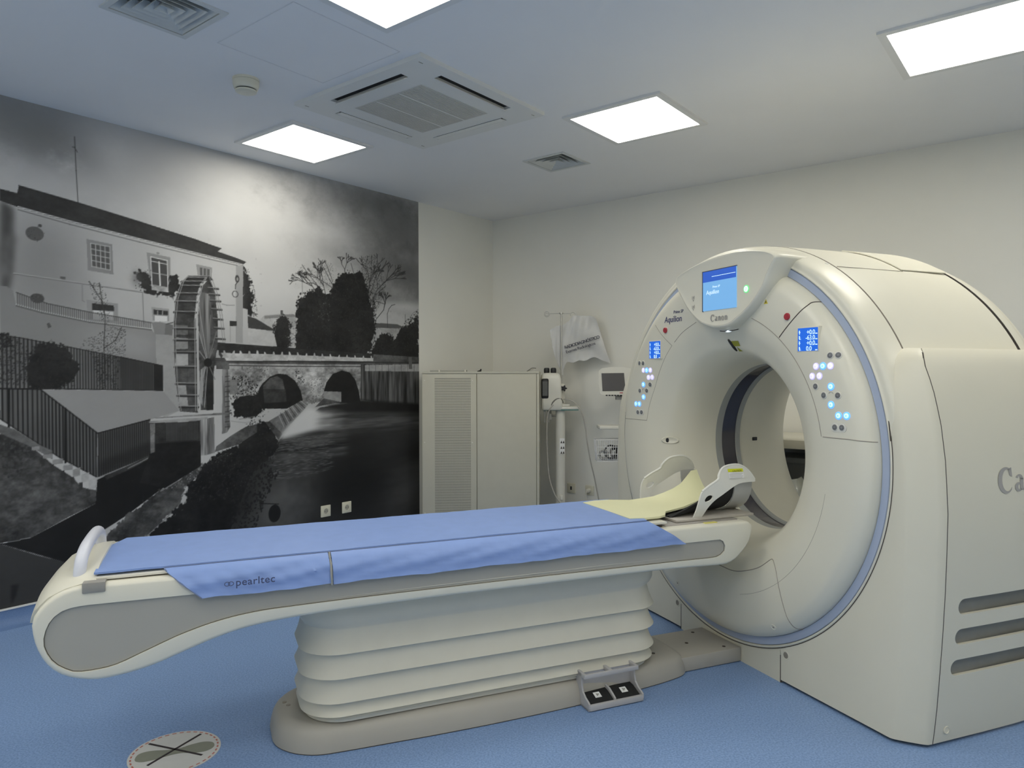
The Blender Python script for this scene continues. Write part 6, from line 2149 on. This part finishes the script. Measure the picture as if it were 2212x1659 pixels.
MU_A0, MU_A1, MU_Z0, MU_Z1 = 0.25, 4.235, 0.0945, 2.7295
CELL = 0.0043
MNX, MNZ = int(round((MU_A1 - MU_A0) / CELL)), int(round((MU_Z1 - MU_Z0) / CELL))
mrng = np.random.default_rng(11)
def _resize(a, ny, nx):
    yi = np.linspace(0, a.shape[0] - 1.001, ny); xi = np.linspace(0, a.shape[1] - 1.001, nx)
    y0 = yi.astype(int); x0 = xi.astype(int)
    fy = (yi - y0)[:, None]; fx = (xi - x0)[None, :]
    fy = fy * fy * (3 - 2 * fy); fx = fx * fx * (3 - 2 * fx)
    A = a[y0][:, x0]; Bq = a[y0][:, x0 + 1]; Cq = a[y0 + 1][:, x0]; D = a[y0 + 1][:, x0 + 1]
    return (A * (1 - fx) + Bq * fx) * (1 - fy) + (Cq * (1 - fx) + D * fx) * fy
def _fbm(cy, cx, octv, gain=.6):
    out = np.zeros((MNZ, MNX)); amp = 1.0; tot = 0
    for o in range(octv):
        ny, nx = max(2, int(MNZ / cy)) + 1, max(2, int(MNX / cx)) + 1
        out += amp * _resize(mrng.uniform(-1, 1, (ny, nx)), MNZ, MNX)
        tot += amp; amp *= gain; cy = max(1.0, cy / 2); cx = max(1.0, cx / 2)
    return np.clip(out / tot * 1.7, -1, 1)
NZ_ = {1: _fbm(22, 30, 5, .75), 2: _fbm(60, 60, 4), 3: _fbm(160, 200, 3), 4: _fbm(40, 160, 4), 5: _fbm(5, 60, 3), 6: _fbm(60, 5, 3), 7: _fbm(9, 9, 3, .9)}
CV = np.full((MNZ, MNX), 150.0) + 10 * NZ_[3]
def _gx(p): return ((p[0] / 1000 - MU_A0) / CELL, (p[1] / 1000 - MU_Z0) / CELL)
def _pmask(pts):
    P = [_gx(p) for p in pts]
    xs = [p[0] for p in P]; ys = [p[1] for p in P]
    x0, x1 = max(0, int(min(xs)) - 1), min(MNX, int(max(xs)) + 2); y0, y1 = max(0, int(min(ys)) - 1), min(MNZ, int(max(ys)) + 2)
    if x1 <= x0 or y1 <= y0: return None
    acc = np.zeros((y1 - y0, x1 - x0))
    for ox, oy in ((.25, .25), (.75, .25), (.25, .75), (.75, .75)):
        X = np.arange(x0, x1)[None, :] + ox; Y = np.arange(y0, y1)[:, None] + oy
        ins = np.zeros((y1 - y0, x1 - x0), bool)
        for i in range(len(P)):
            (ax, ay), (bx, by) = P[i - 1], P[i]
            if abs(by - ay) < 1e-9: continue
            c = ((ay > Y) != (by > Y)) & (X < (bx - ax) * (Y - ay) / (by - ay) + ax)
            ins ^= c
        acc += ins
    return x0, x1, y0, y1, acc / 4
def _blur(a, r):
    for _ in range(2):
        for ax in (0, 1):
            k = 2 * r + 1
            p = np.pad(a, [(r + 1, r) if i == ax else (0, 0) for i in (0, 1)], mode='edge')
            c = np.cumsum(p, axis=ax)
            a = (np.take(c, range(k, c.shape[ax]), axis=ax) - np.take(c, range(0, c.shape[ax] - k), axis=ax)) / k
    return a
def _comp(x0, x1, y0, y1, al, g):
    s = CV[y0:y1, x0:x1]
    CV[y0:y1, x0:x1] = s * (1 - al) + g * al
def _seg(p, q, w, g):
    (ax, ay), (bx, by) = _gx(p), _gx(q)
    hw = max(.5, w / 1000 / CELL / 2)
    x0, x1 = max(0, int(min(ax, bx) - hw - 2)), min(MNX, int(max(ax, bx) + hw + 3)); y0, y1 = max(0, int(min(ay, by) - hw - 2)), min(MNZ, int(max(ay, by) + hw + 3))
    if x1 <= x0 or y1 <= y0: return
    X = np.arange(x0, x1)[None, :] + .5; Y = np.arange(y0, y1)[:, None] + .5
    dx, dy = bx - ax, by - ay
    L2 = dx * dx + dy * dy + 1e-9
    t = np.clip(((X - ax) * dx + (Y - ay) * dy) / L2, 0, 1)
    d = np.hypot(X - ax - t * dx, Y - ay - t * dy)
    _comp(x0, x1, y0, y1, np.clip(hw - d + .5, 0, 1) * min(1.0, (w / 1000 / CELL + .25)), g)
def _along(pl, t):
    L = [0]
    for i in range(1, len(pl)): L.append(L[-1] + math.hypot(pl[i][0] - pl[i - 1][0], pl[i][1] - pl[i - 1][1]))
    s = t * L[-1]
    for i in range(1, len(pl)):
        if s <= L[i] or i == len(pl) - 1:
            f = (s - L[i - 1]) / max(1e-9, L[i] - L[i - 1])
            return (pl[i - 1][0] + (pl[i][0] - pl[i - 1][0]) * f, pl[i - 1][1] + (pl[i][1] - pl[i - 1][1]) * f)
def _dab(x, y, rx, ry, g, al=1.0):
    x0, x1 = max(0, int(x - rx - 1)), min(MNX, int(x + rx + 2)); y0, y1 = max(0, int(y - ry - 1)), min(MNZ, int(y + ry + 2))
    if x1 <= x0 or y1 <= y0: return
    X = np.arange(x0, x1)[None, :] + .5 - x; Y = np.arange(y0, y1)[:, None] + .5 - y
    d = np.sqrt((X / rx) ** 2 + (Y / ry) ** 2)
    _comp(x0, x1, y0, y1, np.clip((1.15 - d) * min(rx, ry), 0, 1) * al, g)
def _scatter(pts, n):
    P = [_gx(p) for p in pts]
    xs = [p[0] for p in P]; ys = [p[1] for p in P]
    out = []
    tries = 0
    while len(out) < n and tries < n * 12:
        tries += 1
        x, y = rr2.uniform(min(xs), max(xs)), rr2.uniform(min(ys), max(ys))
        ins = False
        for i in range(len(P)):
            (ax, ay), (bx, by) = P[i - 1], P[i]
            if (ay > y) != (by > y) and x < (bx - ax) * (y - ay) / (by - ay) + ax: ins = not ins
        if ins: out.append((x, y))
    return out
for c in MURAL:
    k = c[0]
    if k == 'P':
        _, g, n, sc, bl, pts = c
        m_ = _pmask(pts)
        if m_ is None: continue
        x0, x1, y0, y1, al = m_
        if sc >= 10:                       # ragged, leafy outline
            sc -= 10
            r = 4
            X0, X1, Y0, Y1 = max(0, x0 - 9), min(MNX, x1 + 9), max(0, y0 - 9), min(MNZ, y1 + 9)
            big = np.zeros((Y1 - Y0, X1 - X0)); big[y0 - Y0:y1 - Y0, x0 - X0:x1 - X0] = al
            al = np.clip((_blur(big, r) - .5 + .42 * NZ_[7][Y0:Y1, X0:X1]) * 5 + .5, 0, 1); x0, x1, y0, y1 = X0, X1, Y0, Y1
        if bl > 0:
            r = max(1, int(bl * .55))
            X0, X1, Y0, Y1 = max(0, x0 - 2 * r), min(MNX, x1 + 2 * r), max(0, y0 - 2 * r), min(MNZ, y1 + 2 * r)
            big = np.zeros((Y1 - Y0, X1 - X0)); big[y0 - Y0:y1 - Y0, x0 - X0:x1 - X0] = al
            al = _blur(big, r); x0, x1, y0, y1 = X0, X1, Y0, Y1
        _comp(x0, x1, y0, y1, al, g * (1 + n * NZ_[int(sc)][y0:y1, x0:x1]))
    elif k == 'L':
        _, g, w, pts = c
        for i in range(1, len(pts)): _seg(pts[i - 1], pts[i], w, g)
    elif k == 'B':
        _, g, m0, rx, ry, al = c
        x, y = _gx(m0); rx = rx / 1000 / CELL; ry = ry / 1000 / CELL
        X = np.arange(MNX)[None, :] + .5 - x; Y = np.arange(MNZ)[:, None] + .5 - y
        w_ = np.exp(-((X / rx) ** 2 + (Y / ry) ** 2) * (1 + .5 * NZ_[2] + .35 * NZ_[1])) * al
        CV = CV * (1 - w_) + g * w_
    elif k == 'E':
        _, g, m0, rx, ry = c
        x, y = _gx(m0); _dab(x, y, max(.8, rx / 1000 / CELL), max(.8, ry / 1000 / CELL), g)
    elif k == 'O':
        _, g, m0, r, w = c
        pp = [(m0[0] + r * math.cos(t), m0[1] + r * math.sin(t)) for t in np.linspace(0, 2 * PI, 18)]
        for i in range(1, len(pp)): _seg(pp[i - 1], pp[i], w, g)
    elif k == 'R':
        _, g, w, top, bot, n = c
        for i in range(int(n)):
            t = (i + .5) / n
            q = _along(top, t)
            # straight down to the lower rail at the same place along the wall
            zb = float(np.interp(q[0], [p[0] for p in bot], [p[1] for p in bot]))
            _seg(q, (q[0], zb), w, g)
    elif k == 'F':
        _, g, n, size, seed, pts = c
        rr2 = random.Random(int(seed))
        s_ = size / 1000 / CELL / 2
        for x, y in _scatter(pts, int(n)):
            _dab(x, y, max(.7, s_ * rr2.uniform(.5, 1.3)), max(.7, s_ * rr2.uniform(.5, 1.3)), g * rr2.uniform(.75, 1.3), .9)
    elif k == 'S':
        _, g, n, size, seed, pts = c
        rr2 = random.Random(int(seed))
        for x, y in _scatter(pts, int(n)):
            _dab(x, y, rr2.uniform(3, 9), .8, g * rr2.uniform(.7, 1.2), .55)
# beyond the part that the camera sees the picture is carried on as a mirrored repeat
ix = int((1.262 - MU_A0) / CELL)
CV[:, :ix] = CV[:, ix:2 * ix][:, ::-1]
CV = np.clip(CV + 1.5 * NZ_[1], 6, 250)
lin = np.where(CV / 255 <= .04045, CV / 255 / 12.92, ((CV / 255 + .055) / 1.055) ** 2.4)
MURAL_GAIN = 1.75
lin = np.clip(lin * MURAL_GAIN, .004, .80)
xa = np.linspace(MU_A0, MU_A1, MNX); za = np.linspace(MU_Z0, MU_Z1, MNZ)
AA, ZZ = np.meshgrid(xa, za)
bb = WA - .0015
co = np.stack([AA * A_[0] + bb * B_[0], AA * A_[1] + bb * B_[1], ZZ], -1).reshape(-1, 3).astype(np.float32)
idx = np.arange(MNX * MNZ).reshape(MNZ, MNX)
q4 = np.stack([idx[:-1, :-1], idx[:-1, 1:], idx[1:, 1:], idx[1:, :-1]], -1).reshape(-1, 4).astype(np.int32)
me = bpy.data.meshes.new('wall_mural')
me.vertices.add(len(co)); me.vertices.foreach_set('co', co.ravel())
me.loops.add(q4.size); me.loops.foreach_set('vertex_index', q4.ravel())
me.polygons.add(len(q4)); me.polygons.foreach_set('loop_start', np.arange(0, q4.size, 4, dtype=np.int32))
at = me.attributes.new('print', 'FLOAT_COLOR', 'POINT')
cc = np.ones((len(co), 4), np.float32)
cc[:, 0] = lin.ravel(); cc[:, 1] = lin.ravel() * .998; cc[:, 2] = lin.ravel() * .985
at.data.foreach_set('color', cc.ravel())
me.update()
MM = bpy.data.materials.new('mural_print')
MM.use_nodes = True
_b = MM.node_tree.nodes['Principled BSDF']
_a = MM.node_tree.nodes.new('ShaderNodeAttribute')
_a.attribute_name = 'print'
MM.node_tree.links.new(_a.outputs['Color'], _b.inputs['Base Color'])
_b.inputs['Roughness'].default_value = .55
_b.inputs['Specular IOR Level'].default_value = .3
mo = meshobj('wall_mural', me, MM)
tag(mo, 'black and white photo mural of a mill with waterwheel and stone bridge', 'mural')
